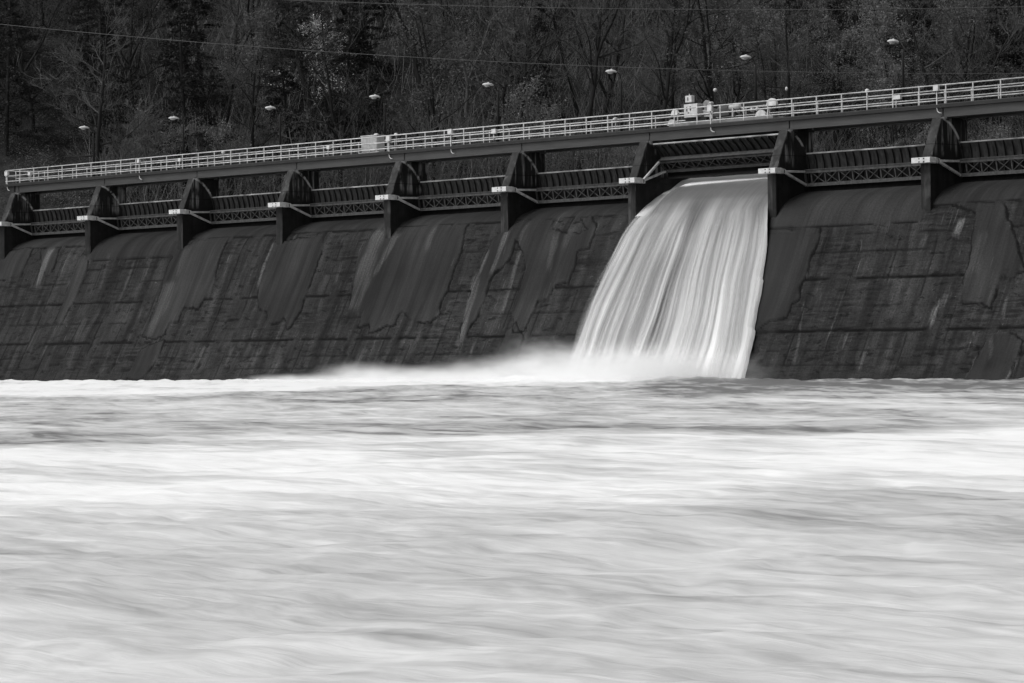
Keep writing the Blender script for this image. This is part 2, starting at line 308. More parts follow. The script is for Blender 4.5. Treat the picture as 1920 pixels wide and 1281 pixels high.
def build_dam():
    root = empty('spillway_dam', (46, 0, 0)); off = Vector((-46, 0, 0))
    tag(root, 'dark weathered concrete spillway dam with a row of gate piers along its crest', 'dam')
    NX, NS = 1720, 215
    X = np.linspace(-16, 104, NX); q, py, pz = prof(NS)
    XX, QQ = np.meshgrid(X, q, indexing='ij'); YY = np.broadcast_to(py, XX.shape).copy(); ZZ = np.broadcast_to(pz, XX.shape).copy()
    ty = np.gradient(py); tz = np.gradient(pz); ln = np.hypot(ty, tz); ny, nz = tz/ln, -ty/ln   # outward (downstream/up)
    if ny[NS//2] > 0: ny, nz = -ny, -nz
    wx = XX + .22*fbm(XX*.9, ZZ*.9, 3, 1)+.05*pn(XX*4, ZZ*4, 5); wz = ZZ + .22*fbm(XX*.9, ZZ*.9, 3, 9)+.05*pn(XX*4, ZZ*4, 8)
    patch = np.zeros(XX.shape); edge = np.full(XX.shape, 9.)
    for k, poly in PATCHES.items():
        xs = [p[0] for p in poly]; zs = [p[1] for p in poly]
        m = (XX > min(xs)-1) & (XX < max(xs)+1) & (ZZ > min(zs)-1) & (ZZ < max(zs)+1)
        strict = k == 'A'
        ax = XX[m] if strict else wx[m]; az = ZZ[m] if strict else wz[m]
        ins = inside(ax, az, poly); d = seg_dist(ax, az, poly)
        patch[m] = np.where(ins, 1, patch[m]); edge[m] = np.minimum(edge[m], d)
    hm = inside(wx, wz, HOLE) & (np.abs(XX-60) < 4); patch[hm] = 0
    m = (XX > 57) & (XX < 64); edge[m] = np.minimum(edge[m], seg_dist(wx[m], wz[m], HOLE))
    thr = np.where((XX > 10.9) & (XX < 21.9), 8.6, np.where((XX > 76.8) & (XX < 87.8), 8.43, np.where(XX > 87.8, 9.3, 9.75))); cn = np.where((XX > 10.9) & (XX < 21.9), .02, np.where((XX > 76.8) & (XX < 87.8), .008, .12))
    crest = ZZ + cn*fbm(XX*.5, ZZ*0, 3, 4) > thr
    edge[crest] = 9; patch[crest] = 1
    ce = np.abs(ZZ + cn*fbm(XX*.5, ZZ*0, 3, 4)-thr); edge = np.where((edge > .5) & (ZZ > 7.5), np.minimum(edge, ce), edge)
    crack = np.zeros(XX.shape)
    brk = fbm(XX*.5, ZZ*1.3, 3, 21)
    wid = .012+.03*np.clip(fbm(XX*.7, ZZ*.7, 2, 30)+.3, 0, 1)
    crack = np.maximum(crack, (1-sstep(wid, wid+.06, edge))*sstep(-.12, .12, fbm(XX*.45, ZZ*.45, 3, 33)+.15))
    rough = 1-patch
    # lift lines (horizontal) and monolith joints (run down the slope)
    for i, (lz, st, th) in enumerate([(7.93, .9, .03), (6.95, .8, .03), (5.5, 1.1, .06), (4.02, .7, .03), (2.66, 1.25, .065), (1.6, .7, .035), (.8, .7, .035), (8.6, .5, .03)]):
        d = np.abs(ZZ-lz-.07*fbm(XX*.45, ZZ*0+i, 4, 40+i)-.03*pn(XX*3, XX*0, 60+i))
        th2 = th*(.5+1.2*np.clip(fbm(XX*.35, ZZ*0, 3, 50+i)+.35, 0, 1.2))
        crack = np.maximum(crack, st*(1-sstep(th2*.5, th2+.06, d))*rough*sstep(-.16, .1, fbm(XX*.4, ZZ*.3, 3, 70+i)+(.14 if th > .05 else -.02)))
    for k in range(-6, 41):
        jx = 84.0+2.62*(k-32)
        d = np.abs(XX-jx-.06*fbm(ZZ*.8, XX*0+k, 3, 80+k))
        a = .75*(1-sstep(.015, .085, d))*sstep(-.15, .12, fbm(ZZ*.55, XX*0+k*3.1, 3, 90)+.03)
        crack = np.maximum(crack, a*np.maximum(rough, .0))
    lam = fbm(XX*.35, ZZ*4.5, 4, 3)                        # laminated, spalled courses
    pit = np.clip(fbm(XX*.9, ZZ*2.2, 4, 13)-.18, 0, 1)*3
    lowz = sstep(3.2, 1.5, ZZ)
    crack = np.maximum(crack, np.clip(pit, 0, 1)*rough*(.35+.4*lowz))
    fill = np.clip(fbm(XX*.8, ZZ*5, 3, 17)-.22, 0, 1)*3.2
    crack = np.maximum(crack, np.clip(fill, 0, 1)*rough*.6*(.4+.6*lowz))
    disp = .055*patch + rough*(.035*lam-.05*np.clip(pit, 0, 1)) - .055*np.clip(crack, 0, 1) + .03*fbm(XX*.2, ZZ*.2, 2, 2)
    YY = YY + ny*disp; ZZ2 = ZZ + nz*disp
    V = np.stack([XX-46, YY, ZZ2], -1).reshape(-1, 3)
    i, j = np.meshgrid(np.arange(NX-1), np.arange(NS-1), indexing='ij'); a = (i*NS+j).ravel()
    F = np.stack([a, a+1, a+NS+1, a+NS], -1)
    inA = inside(XX, ZZ, PATCHES['A'])
    patch = np.where(crest | inA, patch, patch*(.55+.45*sstep(0, .5, np.where(patch > .5, edge+.25*fbm(XX*.8, ZZ*.8, 3, 66), 0))))
    strk = np.zeros(XX.shape)
    for n_, (x0, z0, x1, z1, w_, am) in enumerate(STREAKS):
        m = (XX > min(x0, x1)-1.5) & (XX < max(x0, x1)+1.5) & (ZZ > min(z0, z1)-.6) & (ZZ < max(z0, z1)+.6)
        tz_ = np.clip((z0-ZZ[m])/(z0-z1+1e-6), 0, 1); xc = x0+(x1-x0)*tz_+.12*fbm(ZZ[m]*.8, XX[m]*0+n_, 2, 99)
        ww = w_*(.7+.6*fbm(ZZ[m]*.5, XX[m]*0+n_*2, 2, 98)+.3)
        strk[m] = np.maximum(strk[m], am*np.clip(1.25-((XX[m]-xc)/ww)**2, 0, 1)*sstep(z0+.25, z0-.15, ZZ[m]+.3*fbm(XX[m]*4, ZZ[m]*0, 2, 97))*sstep(z1-.25, z1+.35, ZZ[m]+.4*fbm(XX[m]*4, ZZ[m]*0, 2, 96)))
    strk = strk+np.where((XX > 77.2) & (XX < 87.4) & (ZZ > 8.43), .22, 0)
    wet = (1-sstep(.25, .9, ZZ+.5*fbm(XX*.6, XX*0, 3, 95)))
    wet = np.maximum(wet, sstep(61, 66, XX-.25*(8-ZZ)*0)*(1-sstep(78.5, 80, XX)))
    npmesh('spillway_face', V, F, M_dam, root, True, {'sc': np.stack([XX, QQ, XX*0], -1).reshape(-1, 3), 'patch': patch.ravel(), 'crack': np.clip(crack, 0, 1).ravel(), 'wet': wet.ravel(), 'streak': strk.ravel()})
    # upstream body
    b = MB(); b.prism([(4.4, 9.4), (7.5, 9.4), (9, -3), (-5.9, -2.7), (-.4, 6)], -62, 58)
    b.build('dam_body', M_pier, root)
    # piers
    pb = MB(); pb.prism([(.45, 7.0), (.45, 11.85), (.56, 11.9), (1.5, 14.07), (3.72, 14.07), (3.72, 12.3), (5.0, 12.3), (5.0, 9.6), (2.5, 9.6), (1, 8)], -.325, .325)
    br = MB()
    br.box(-.66, .62, -.05, .44, 11.56, 11.86)
    for s in (-1, 1):
        x1, x2 = sorted((s*.33, s*.62)); w_ = s
        br.add([(w_*.33, .44, 11.56), (w_*.62, .44, 11.56), (w_*.62, .5, 11.56), (w_*.4, 1.12, 11.56), (w_*.33, 1.12, 11.56),
                (w_*.33, .44, 11.86), (w_*.62, .44, 11.86), (w_*.62, .5, 11.86), (w_*.4, 1.12, 11.80), (w_*.33, 1.12, 11.80)],
               [(0, 1, 6, 5), (1, 2, 7, 6), (2, 3, 8, 7), (3, 4, 9, 8), (0, 4, 9, 5)][:5], [(5, 6, 7), (5, 7, 8), (5, 8, 9), (0, 2, 1), (0, 3, 2), (0, 4, 3)])
    bh = MB(); bh.tube([(0, -.056, 0), (0, -.03, 0)], .045, 8)
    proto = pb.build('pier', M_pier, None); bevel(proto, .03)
    p2 = br.build('trunnion_bracket', M_white); bevel(p2, .015); p3 = bh.build('bolt_hole', M_hole)
    jb = MB(); jb.box(-.4, .4, -.22, .22, 14.0, 14.1); p4 = jb.build('bearing_plate', M_truss)
    first = True
    for k in range(-1, 10):
        def get(o):
            if first: return o
            c = o.copy(); COL.objects.link(c); return c
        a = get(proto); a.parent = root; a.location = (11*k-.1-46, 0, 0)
        b2 = get(p2); b2.parent = a; b2.location.x = .1
        for n_, (sx, zz) in enumerate(((-.12, 11.62), (-.12, 11.79), (.2, 11.62), (.2, 11.79))):
            c = p3 if first and n_ == 0 else p3.copy()
            if c is not p3: COL.objects.link(c)
            c.parent = a; c.location = (sx+.1, 0, zz)
        for n_, yy in enumerate((2.07, 3.5)):
            c = p4 if first and n_ == 0 else p4.copy()
            if c is not p4: COL.objects.link(c)
            c.parent = a; c.location = (0, yy, 0)
        first = False
    return root
build_dam()
# ------------------------------------------------------------------ gates
def make_gate():
    g = empty('tainter_gate')
    W = 5.12; Rg = 2.5
    b = MB(); an = np.radians(np.linspace(-31, 25, 18)); an = an
    po = [(Rg*math.cos(a), Rg*math.sin(a)) for a in an]; pi_ = [((Rg-.04)*math.cos(a), (Rg-.04)*math.sin(a)) for a in an]
    for i in range(17):
        b.prism([po[i], po[i+1], pi_[i+1], pi_[i]], -W, W)
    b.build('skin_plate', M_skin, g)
    r0 = None
    for k in range(19):
        x = -W+.06+k*(2*W-.12)/18
        if r0 is None:
            rb = MB()
            for i in range(4, 17, 2):
                q = [((Rg-.045)*math.cos(a), (Rg-.045)*math.sin(a)) for a in (an[i], an[min(17, i+2)])] + [((Rg-.15)*math.cos(a), (Rg-.15)*math.sin(a)) for a in (an[min(17, i+2)], an[i])]
                rb.prism(q, -.03, .03)
            r0 = rb.build('stiffener_rib', M_rib, g); r_ = r0
        else: r_ = r0.copy(); COL.objects.link(r_); r_.parent = g
        r_.location.x = x
    e = MB(); a = R(25.6); e.tube([(-W, Rg*math.cos(a), Rg*math.sin(a)), (W, Rg*math.cos(a), Rg*math.sin(a))], .05, 8); e.build('top_edge', M_edge, g)
    e = MB(); a = R(-28.6); e.box(-W, W, Rg*math.cos(a)-.22, Rg*math.cos(a)+.02, Rg*math.sin(a)-.06, Rg*math.sin(a)+.03); e.build('bottom_lip', M_rib, g)
    T = Vector((0, 1.95, .06)); B = Vector((0, 2.08, -.72)); we = W-.12
    t = MB()
    t.box(-we, we, T.y-.08, T.y+.32, T.z-.02, T.z+.07); t.box(-we, we, T.y-.08, T.y-.05, T.z-.12, T.z+.10)
    t.box(-we, we, B.y-.09, B.y+.2, B.z-.05, B.z+.03); t.box(-we, we, B.y-.1, B.y-.07, B.z-.09, B.z+.10)
    for k in range(10):
        x = -we+.45+k*(2*we-.9)/9
        t.bar((x, T.y, T.z-.05), (x, B.y, B.z+.03), .08, .06)
        t.bar((x, B.y, B.z), (x, 2.3, B.z+.02), .06)
        if k < 9:
            x2 = x+(2*we-.9)/9
            t.bar((x+.03, T.y-.03, T.z-.07), (x2-.03, B.y-.03, B.z+.07), .065, .03); t.bar((x+.03, B.y-.04, B.z+.07), (x2-.03, T.y-.04, T.z-.07), .065, .03)
    for s in (-1, 1): t.bar((s*we, T.y, T.z), (s*we, B.y, B.z), .12, .08)
    t.build('truss', M_truss, g)
    for s in (-1, 1):
        for E_ in (T, B):
            a = MB(); a.bar((s*(W-.17), .12, .0 if E_ is T else -.04), (s*(we-.02), E_.y, E_.z-.02), .15, .12); bevel(a.build('arm', M_arm, g), .01)
        a = MB(); a.tube([(s*(W-.22), 0, 0), (s*(W-.02), 0, 0)], .13, 12); a.build('trunnion_pin', M_dark, g)
    return g
GL = ['closed radial gate in the far left bay next to the end of the bridge', 'closed radial gate in the second bay from the left', 'closed radial gate in the third bay from the left',
      'closed radial gate below and left of the ribbed white cabinet', 'closed radial gate in the bay just right of the ribbed white cabinet', 'closed radial gate just left of the raised gate and waterfall',
      'raised radial gate tilted up with the waterfall pouring under it', 'closed radial gate just right of the waterfall', 'closed radial gate at the far right edge above bare dam']
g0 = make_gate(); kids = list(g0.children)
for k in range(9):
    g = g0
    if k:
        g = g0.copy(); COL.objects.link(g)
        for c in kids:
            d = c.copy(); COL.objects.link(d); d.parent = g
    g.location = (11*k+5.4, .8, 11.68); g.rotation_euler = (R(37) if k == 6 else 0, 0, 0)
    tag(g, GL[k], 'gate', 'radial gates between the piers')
# ------------------------------------------------------------------ bridge
br = empty('service_bridge', (46, 3, 14.1)); tag(br, 'long dark girder bridge with white pipe railings running over the dam piers', 'bridge')
def bb(m, name, mat, par=br, sm=False):
    """build in world coords under a parent at a translated origin"""
    v = [a - np.array([46, 3, 14.1]) for a in m.v]; m.v = v
    return m.build(name, mat, par, sm)
XL, XR = -1.75, 101.
for k in range(-1, 9):
    x0 = 11*k-.1+.04 if k >= 0 else -.55; x1 = 11*(k+1)-.1-.04
    for y in (2.05, 4.05):
        m = MB(); m.box(x0, x1, y-.012, y+.012, 14.16, 14.68); m.box(x0, x1, y-.13, y+.13, 14.10, 14.158); m.box(x0, x1, y-.11, y+.11, 14.682, 14.72)
        for s in range(1, 6): m.box(x0+s*(x1-x0)/6-.01, x0+s*(x1-x0)/6+.01, y+.013, y+.12, 14.16, 14.68)
        bb(m, 'girder', M_gird)
m = MB(); m.box(XL, XR, 1.86, 4.34, 14.724, 14.80); m.box(XL, XR, 1.84, 1.90, 14.62, 14.722); m.box(XL, XR, 1.93, 1.97, 14.60, 14.722); m.box(XL, XR, 4.22, 4.26, 14.60, 14.722)
for k in range(57): m.box(XL+.1+1.8333*k, XL+.18+1.8333*k, 1.97, 4.2, 14.6, 14.722)
bb(m, 'deck', M_deck)
m = MB(); m.box(XL, XR, 1.905, 1.935, 14.802, 14.84); m.box(XL, XR, 4.265, 4.295, 14.802, 14.9); bb(m, 'kick_plate', M_gird)
m = MB(); m.box(-1.5, -.6, 1.96, 4.14, 14.1, 14.6); bb(m, 'end_support', M_deck)
for y, hs, pname in ((1.97, (15.85, 15.43, 15.02), 'r'), (4.2, (15.80, 15.37, 14.97), 'r')):
    m = MB()
    for h in hs: m.tube([(XL, y, h), (XR, y, h)], .036, 8)
    if y > 3:
        m.tube([(XL, 1.97, 15.85), (XL, 4.2, 15.8)], .036, 8); m.tube([(XL, 1.97, 15.43), (XL, 4.2, 15.37)], .036, 8)
    rr = bb(m, 'railing', M_rail, sm=True)
    pm = MB(); pm.tube([(0, 0, -1.14 if y < 3 else -1.0), (0, 0, 0)], .036, 8); pm.box(-.05, .07, -.05, .05, -1.14, -1.02)
    p0 = None
    for n in range(-1, 55):
        x = .165+1.8333*n
        if p0 is None: p0 = pm.build('railing_post', M_rail, rr); p = p0
        else: p = p0.copy(); COL.objects.link(p); p.parent = rr
        p.location = (x-46, y-3, hs[0]-14.1)
# end platform gate
e = empty('platform_gate', (-1.3, 2.6, 14.8)); tag(e, 'white pipe swing gate standing across the far left end of the bridge', 'gate')
m = MB(); m.tube([(0, 0, 0), (0, 0, 1.0)], .03); m.tube([(1.7, .9, 0), (1.7, .9, .95)], .03); m.tube([(0, 0, 1.0), (1.7, .9, .95)], .03); m.tube([(0, 0, .45), (1.7, .9, .45)], .03); m.build('gate_frame', M_rail, e, True)
m = MB(); m.tube([(.25, .13, .03), (.25, .13, .45)], .03); m.build('strut', M_rail, e, True)
# ------------------------------------------------------------------ lamps
lp = empty('street_lamp')
m = MB(); m.tube([(0, 0, 0), (0, 0, 3.2), (0, -.03, 3.5)], [.085, .07, .055], 8); m.box(-.12, .12, -.12, .12, 0, .05); m.build('pole', M_dark, lp, True)
m = MB(); m.tube([(0, -.03, 3.48), (0, -.10, 3.68), (0, -.25, 3.84), (0, -.48, 3.90)], .032, 8); m.build('arm', M_dark, lp, True)
m = MB(); m.ball((0, 0, 0), .23, .44, .13, 16, 8, -.15); m.ball((0, .03, .11), .06, .08, .07, 8, 5, -.2); m.tube([(0, .3, .02), (0, .46, .0)], .05, 8)
hd = m.build('lamp_head', M_white, lp, True); hd.location = (0, -.85, 3.87)
m = MB(); m.ball((0, 0, 0), .17, .24, .13, 14, 7, -1); ln = m.build('lens', M_lens, hd, True); ln.location = (0, -.08, -.02)
LL = ['lamp near the left end of the bridge, the lowest in the row', 'lamp above the second and third bays, second lowest of the row', 'lamp third from the left in front of dark woods',
      'lamp floating above and left of the ribbed white cabinet', 'lamp fifth from the left, above the middle of the bridge', 'lamp left of the hoist machinery, its pole hardly visible',
      'lamp on a clear dark pole right above the hoist machinery', 'highest and rightmost lamp on a tall dark pole']
for k in range(8):
    l = lp
    if k:
        l = lp.copy(); COL.objects.link(l)
        for c in [c for c in lp.children]:
            d = c.copy(); COL.objects.link(d); d.parent = l
            for c2 in c.children: d2 = c2.copy(); COL.objects.link(d2); d2.parent = d
    l.location = (11*k+6.25, 4.42, 14.8)
    tag(l, LL[k], 'street lamp', 'street lamps along the service bridge')
# small boxes on the railing
def jbox(x, z, label, conduit, w_=.26, h_=.24, mat=M_box, y=1.9):
    e = empty('junction_box', (x, y, z)); tag(e, label, 'junction box', 'small boxes mounted on the bridge railing')
    m = MB(); m.box(-w_/2, w_/2, -.09, .09, -h_/2, h_/2); bevel(m.build('box', mat, e), .015)
    m = MB(); m.box(-w_/2-.015, w_/2+.015, -.11, -.092, -h_/2-.01, h_/2+.02); m.build('cover', mat, e)
    if conduit:
        m = MB(); b_ = 14.35-z; m.tube([(0, 0, -h_/2), (0, 0, b_+.25), (.04, 0, b_+.1), (.15, 0, b_), (.32, 0, b_-.03)], .03, 8); m.build('conduit', M_rail, e, True)
    else:
        m = MB(); m.tube([(-.1, .0, -h_/2), (-.1, .0, -.55)], .03, 8); m.build('stand', M_rail, e, True)
jbox(15.32, 15.66, 'small white box with a bent conduit near the left end of the bridge', 1, .22, .22)
jbox(20.17, 15.48, 'small white box on a short stand below the third lamp from left', 0, .26, .2)
jbox(36.48, 15.42, 'small white box on a short stand just left of the ribbed cabinet', 0, .26, .2)
jbox(42.53, 15.66, 'pair of grey boxes with a bent conduit just right of the ribbed cabinet', 1, .34, .36)
jbox(48.51, 15.74, 'white box with bent conduit dropping over the girder in the middle of the bridge', 1, .34, .28)
jbox(52.6, 15.5, 'bright white box on a short stand halfway along the bridge', 0, .36, .26)
jbox(70.96, 15.72, 'white box with a bent conduit in front of the hoist machinery', 1, .32, .34)
jbox(84.88, 15.38, 'wide white box on a stand below the rightmost lamp', 0, .5, .2)
jbox(87.59, 15.7, 'grey box with a straight conduit near the right edge of the bridge', 1, .3, .3)
jbox(1.6, 15.45, 'small white box beside the swing gate at the left end of the bridge', 0, .28, .24)
jbox(-1.45, 15.62, 'pair of control boxes at the extreme left end of the railing', 1, .36, .3)
def fl(x, y, z, label):
    e = empty('flood_light', (x, y, z)); tag(e, label, 'light')
    m = MB(); m.ball((0, 0, 0), .12, .16, .12, 10, 6, -1); m.build('lamp_head', M_white, e, True)
    m = MB(); m.tube([(0, .02, -.1), (0, .02, 14.8-z)], .025, 6); m.build('stem', M_grey, e, True)
fl(62.9, 2.2, 15.62, 'small dark topped light between railings left of the hoist'); fl(24.7, 2.2, 15.75, 'small light on the railing above the third closed gate'); fl(82.5, 2.2, 15.93, 'small light at the top rail left of the rightmost lamp')
fl(42.0, 3.0, 15.98, 'small white spotlight standing just right of the ribbed cabinet')
# ribbed cabinet
e = empty('ribbed_cabinet', (39.62, 3.05, 14.8)); tag(e, 'white ribbed metal cabinet standing on the bridge deck behind the railing', 'cabinet')
m = MB(); m.box(-.78, .78, -.35, .35, .22, 1.22); bevel(m.build('body', M_box, e), .02)
m = MB()
for k in range(16): m.box(-.76+k*.098, -.715+k*.098, -.375, -.352, .26, 1.18)
m.build('ribbed_panel', M_box, e)
m = MB(); m.box(-.82, .84, -.4, .4, 1.222, 1.27); m.build('roof', M_box, e)
m = MB(); m.ball((.35, 0, 1.27), .17, .17, .13, 12, 5, 0); m.build('vent_cap', M_white, e, True)
for sx in (-.7, .7):
    for sy in (-.3, .3):
        m = MB(); m.box(sx-.04, sx+.04, sy-.04, sy+.04, 0, .218); m.build('leg', M_rail, e)
m = MB(); m.box(-1.0, 1.1, -.45, .45, .1, .16); m.build('base_frame', M_rail, e)
# hoist
h = empty('gate_hoist', (71, 3.05, 14.8)); tag(h, 'grey gate hoist with control box, drive shafts and round chain covers on the bridge', 'hoist')
def hp(m, name, mat, sm=False, par=None, bv=0):
    m.v = [a - np.array([71, 3.05, 14.8]) for a in m.v]
    o = m.build(name, mat, par or h, sm)
    if bv: bevel(o, bv)
    return o
m = MB(); m.box(67, 75.2, 2.55, 2.67, 14.86, 15.06); m.box(67, 75.2, 3.45, 3.57, 14.86, 15.06)
for k in range(6): m.box(67.3+1.5*k, 67.4+1.5*k, 2.68, 3.44, 14.88, 15.04)
hp(m, 'base_frame', simple('pale_channel', .12, .26, 3, .6, (.5, 1, 1)))
cb = hp(MB().box(68.27, 69.35, 2.5, 3.0, 15.35, 16.14), 'control_box', M_box, bv=.02)
m = MB(); m.box(68.5, 68.56, 2.475, 2.497, 15.72, 15.98); m.box(68.78, 68.84, 2.475, 2.497, 15.76, 16.0); m.box(68.62, 68.68, 2.475, 2.497, 15.6, 15.66); hp(m, 'switches', M_dark)
m = MB(); m.box(69.353, 69.37, 2.55, 2.95, 15.38, 16.1); hp(m, 'door_edge', M_grey)
m = MB(); m.tube([(68.55, 2.75, 16.14), (68.55, 2.75, 16.3)], .03); hp(m, 'stem', M_grey)
m = MB(); m.box(68.27, 68.79, 2.62, 2.9, 16.26, 16.66); hp(m, 'sign_box', M_box, bv=.02)
m = MB(); m.box(68.48, 68.54, 2.6, 2.618, 16.36, 16.56); hp(m, 'slot', M_dark)
m = MB(); m.box(68.2, 69.9, 2.7, 3.4, 15.07, 15.34); hp(m, 'motor_base', M_dark)
m = MB(); m.tube([(69.4, 3.1, 15.62), (70.2, 3.1, 15.62)], .2, 14); m.box(69.45, 70.15, 2.95, 3.25, 15.2, 15.45); hp(m, 'motor', M_grey, bv=.01)
m = MB(); m.tube([(69.75, 2.85, 16.05), (69.75, 3.0, 16.05)], .27, 18); m.tube([(69.75, 2.8, 16.05), (69.75, 3.1, 16.05)], .07, 10); hp(m, 'brake_wheel', simple('worn_wheel', .12, .22, 6, .5), bv=.01)
m = MB(); m.tube([(70.1, 2.8, 16.1), (70.1, 3.0, 16.1)], .12, 12); m.tube([(70.05, 2.78, 16.12), (70.25, 2.78, 16.12)], .05, 8); hp(m, 'limit_switch', M_grey)
m = MB(); m.box(70.3, 71.6, 2.8, 3.4, 15.3, 15.75); m.tube([(70.6, 3.1, 15.7), (71.4, 3.1, 15.7)], .24, 14); hp(m, 'gearbox', simple('gearbox_paint', .02, .06, 4, .5), bv=.02)
m = MB(); m.tube([(71.6, 2.95, 15.78), (72.2, 2.95, 15.78)], .2, 14); m.ball((72.2, 2.95, 15.78), .2, .2, .2, 12, 7, -1); m.box(71.9, 72.0, 2.7, 2.8, 15.2, 15.7); hp(m, 'brake_motor', M_grey)
m = MB(); m.tube([(67.2, 3.2, 15.55), (75, 3.2, 15.55)], .045, 8)
for x in (67.8, 68.05, 71.9, 72.3, 73.0, 73.4): m.tube([(x, 3.2, 15.55), (x+.12, 3.2, 15.55)], .12, 12)
hp(m, 'drive_shaft', M_rail)
m = MB(); m.box(67.4, 74.8, 3.4, 3.5, 15.78, 15.95); hp(m, 'torque_beam', M_dark)
m = MB(); m.tube([(67.3, 2.9, 15.72), (74.6, 2.9, 15.72)], .02, 6); hp(m, 'conduit', M_rail)
for (x, z, r_, nm) in ((67.2, 15.66, .27, 'chain_cover'), (66.95, 15.06, .3, 'chain_cover'), (74.86, 15.7, .38, 'chain_cover'), (74.0, 15.06, .40, 'chain_cover')):
    m = MB(); n_ = 18; a = [math.pi*i/(n_-1) for i in range(n_)]
    m.prism([(y_, z_) for y_, z_ in [(3.05, z)]+[(3.05+r_*math.cos(q), z+r_*math.sin(q)) for q in a]], x-.09, x+.09)
    # turned so that the round side faces the river
    V = np.array(m.v[0]); m.v = [np.stack([x+(a_[:, 1]-3.05), 2.9+(a_[:, 0]-x), a_[:, 2]], -1) for a_ in m.v]
    m.box(x-r_, x+r_, 2.78, 3.02, z-.07, z)
    hp(m, nm, M_white, bv=.01)
m = MB()
for x in (67.05, 74.5): m.bar((x, 2.9, 15.1), (x+.15, 2.9, 15.7), .06)
hp(m, 'chain', M_grey)
for x, z, lb, cy in ((67.25, 16.55, 'short bottle shaped beacon on a thin pole left of the control box', 1), (69.33, 17.0, 'round white beacon on a thin dark pole above the hoist', 0), (74.91, 16.68, 'small white beacon on a thin dark pole near the right chain cover', 0)):
    e = empty('beacon', (x, 4.1, 14.8)); tag(e, lb, 'beacon')
    zz = z-14.8-.0
    m = MB(); m.tube([(0, 0, 0), (0, 0, zz)], .02, 6); m.build('pole', M_dark, e)
    m = MB()
    if cy: m.tube([(0, 0, zz-.12), (0, 0, zz+.1), (0, 0, zz+.2), (0, 0, zz+.38)], [.07, .07, .035, .02], 10)
    else: m.ball((0, 0, zz), .12 if z > 16.9 else .08, .12 if z > 16.9 else .08, .12, 10, 7, -1)
    m.build('lamp', M_white, e, True)
# power lines
def wire(name, a, b, sag, label):
    P = [tuple(Vector(a).lerp(Vector(b), t)-Vector((0, 0, sag*4*t*(1-t)))) for t in np.linspace(0, 1, 40)]
    m = MB(); m.tube(P, .016, 6); o = m.build(name, simple(name+'_metal', .07, .10, 2, .4), None, True); tag(o, label, 'power line')
wire('power_line', (37.16, -31.79, 22.05), (86.53, 20.38, 17.62), 1.15, 'lower thin pale power line sloping across the dark woods above the bridge')
wire('power_line', (37.18, -31.77, 24.11), (86.57, 20.41, 21.61), .93, 'upper thin pale power line along the top of the photo')
# ------------------------------------------------------------------ hillside, reservoir
def shore(q, s):                     # q along the bank, s inland
    return (-8+.53*q-.85*s, .85*q+.53*s)
def hillz(q, s):
    return 12.2 + .62*np.maximum(s, -3) + 1.2*fbm(q*.06, s*.06, 3, 5)*np.clip(s/6, 0, 1) + .25*fbm(q*.5, s*.5, 3, 6)
q = np.linspace(-60, 190, 320); s = np.linspace(-6, 120, 170); QQ, SS = np.meshgrid(q, s, indexing='ij')
x, y = shore(QQ, SS); V = np.stack([x, y, hillz(QQ, SS)], -1).reshape(-1, 3)
i, j = np.meshgrid(np.arange(319), np.arange(169), indexing='ij'); a = (i*170+j).ravel()
t = NT('leaf_litter'); o = t.obj(); n1 = t.noise(o, .6, 5, .6); n2 = t.noise(o, 6, 5, .7)
t.color(t.math('MULTIPLY', t.rng(n1, .35, .65, .015, .04), t.rng(n2, .3, .7, .3, 1.8))); t.rough(.95); t.b.inputs['Specular IOR Level'].default_value = .05; t.bump(n2, .8, .2)
F_ = np.stack([a, a+1, a+171, a+170], -1); F_ = F_[(V[F_[:, 0], 1] > 5.6) | ((V[F_[:, 0], 0] < -4.6) & (V[F_[:, 0], 1] > -30))]
tag(npmesh('hillside', V, F_, t.m, None, True), kind='structure')
t = NT('reservoir_water'); t.b.inputs['Base Color'].default_value = (.03, .03, .03, 1); t.rough(.12)
m = MB(); m.add([(-16, 5.2, 12.0), (104, 5.2, 12.0), (160, 190, 12.0), (-16, 190, 12.0)], [(0, 1, 2, 3)])
tag(m.build('reservoir_water', t.m), kind='structure')
# ------------------------------------------------------------------ trees
rnd = random.Random(11)
def bark(name, lo, hi): return simple(name, lo, hi, 3, .85, (3, 3, .5), .3)
M_bark = bark('dark_bark', .006, .016); M_twig = bark('pale_bark', .065, .16); M_mid = bark('grey_bark', .038, .10)
def leafmat(name, lo, hi):
    t = NT(name); o = t.obj(); n = t.noise(o, .9, 3, .5); n2 = t.noise(o, 11, 2, .5)
    t.color(t.math('MULTIPLY', t.rng(n, .35, .65, lo, hi), t.rng(n2, .3, .7, .6, 1.5))); t.rough(.6)
    tr = t.n('ShaderNodeBsdfTranslucent'); tr.inputs[0].default_value = ((lo+hi)/2,)*3+(1,)
    mx = t.n('ShaderNodeMixShader'); mx.inputs[0].default_value = .3; t.L(t.b.outputs[0], mx.inputs[1]); t.L(tr.outputs[0], mx.inputs[2]); t.L(mx.outputs[0], t.out.inputs[0])
    return t.m
M_leaf = leafmat('spring_leaves', .055, .13); M_leafd = leafmat('dark_leaves', .016, .036); M_need = leafmat('evergreen_needles', .007, .017); M_flow = leafmat('blossom', .5, .8); M_leafl = leafmat('pale_leaves', .10, .22)
def rot_about(v, ax, a): return Matrix.Rotation(a, 3, ax) @ v
def limb(rr, p, d, L_, r0, r1, n, up=.25, wob=.18):
    pts = [p.copy()]; d = d.normalized()
    for k in range(n):
        d = (d + Vector((rr.gauss(0, wob), rr.gauss(0, wob), rr.gauss(0, wob)+up/n))).normalized()
        pts.append(pts[-1]+d*L_/n)
    return pts, [r0+(r1-r0)*k/n for k in range(n+1)]
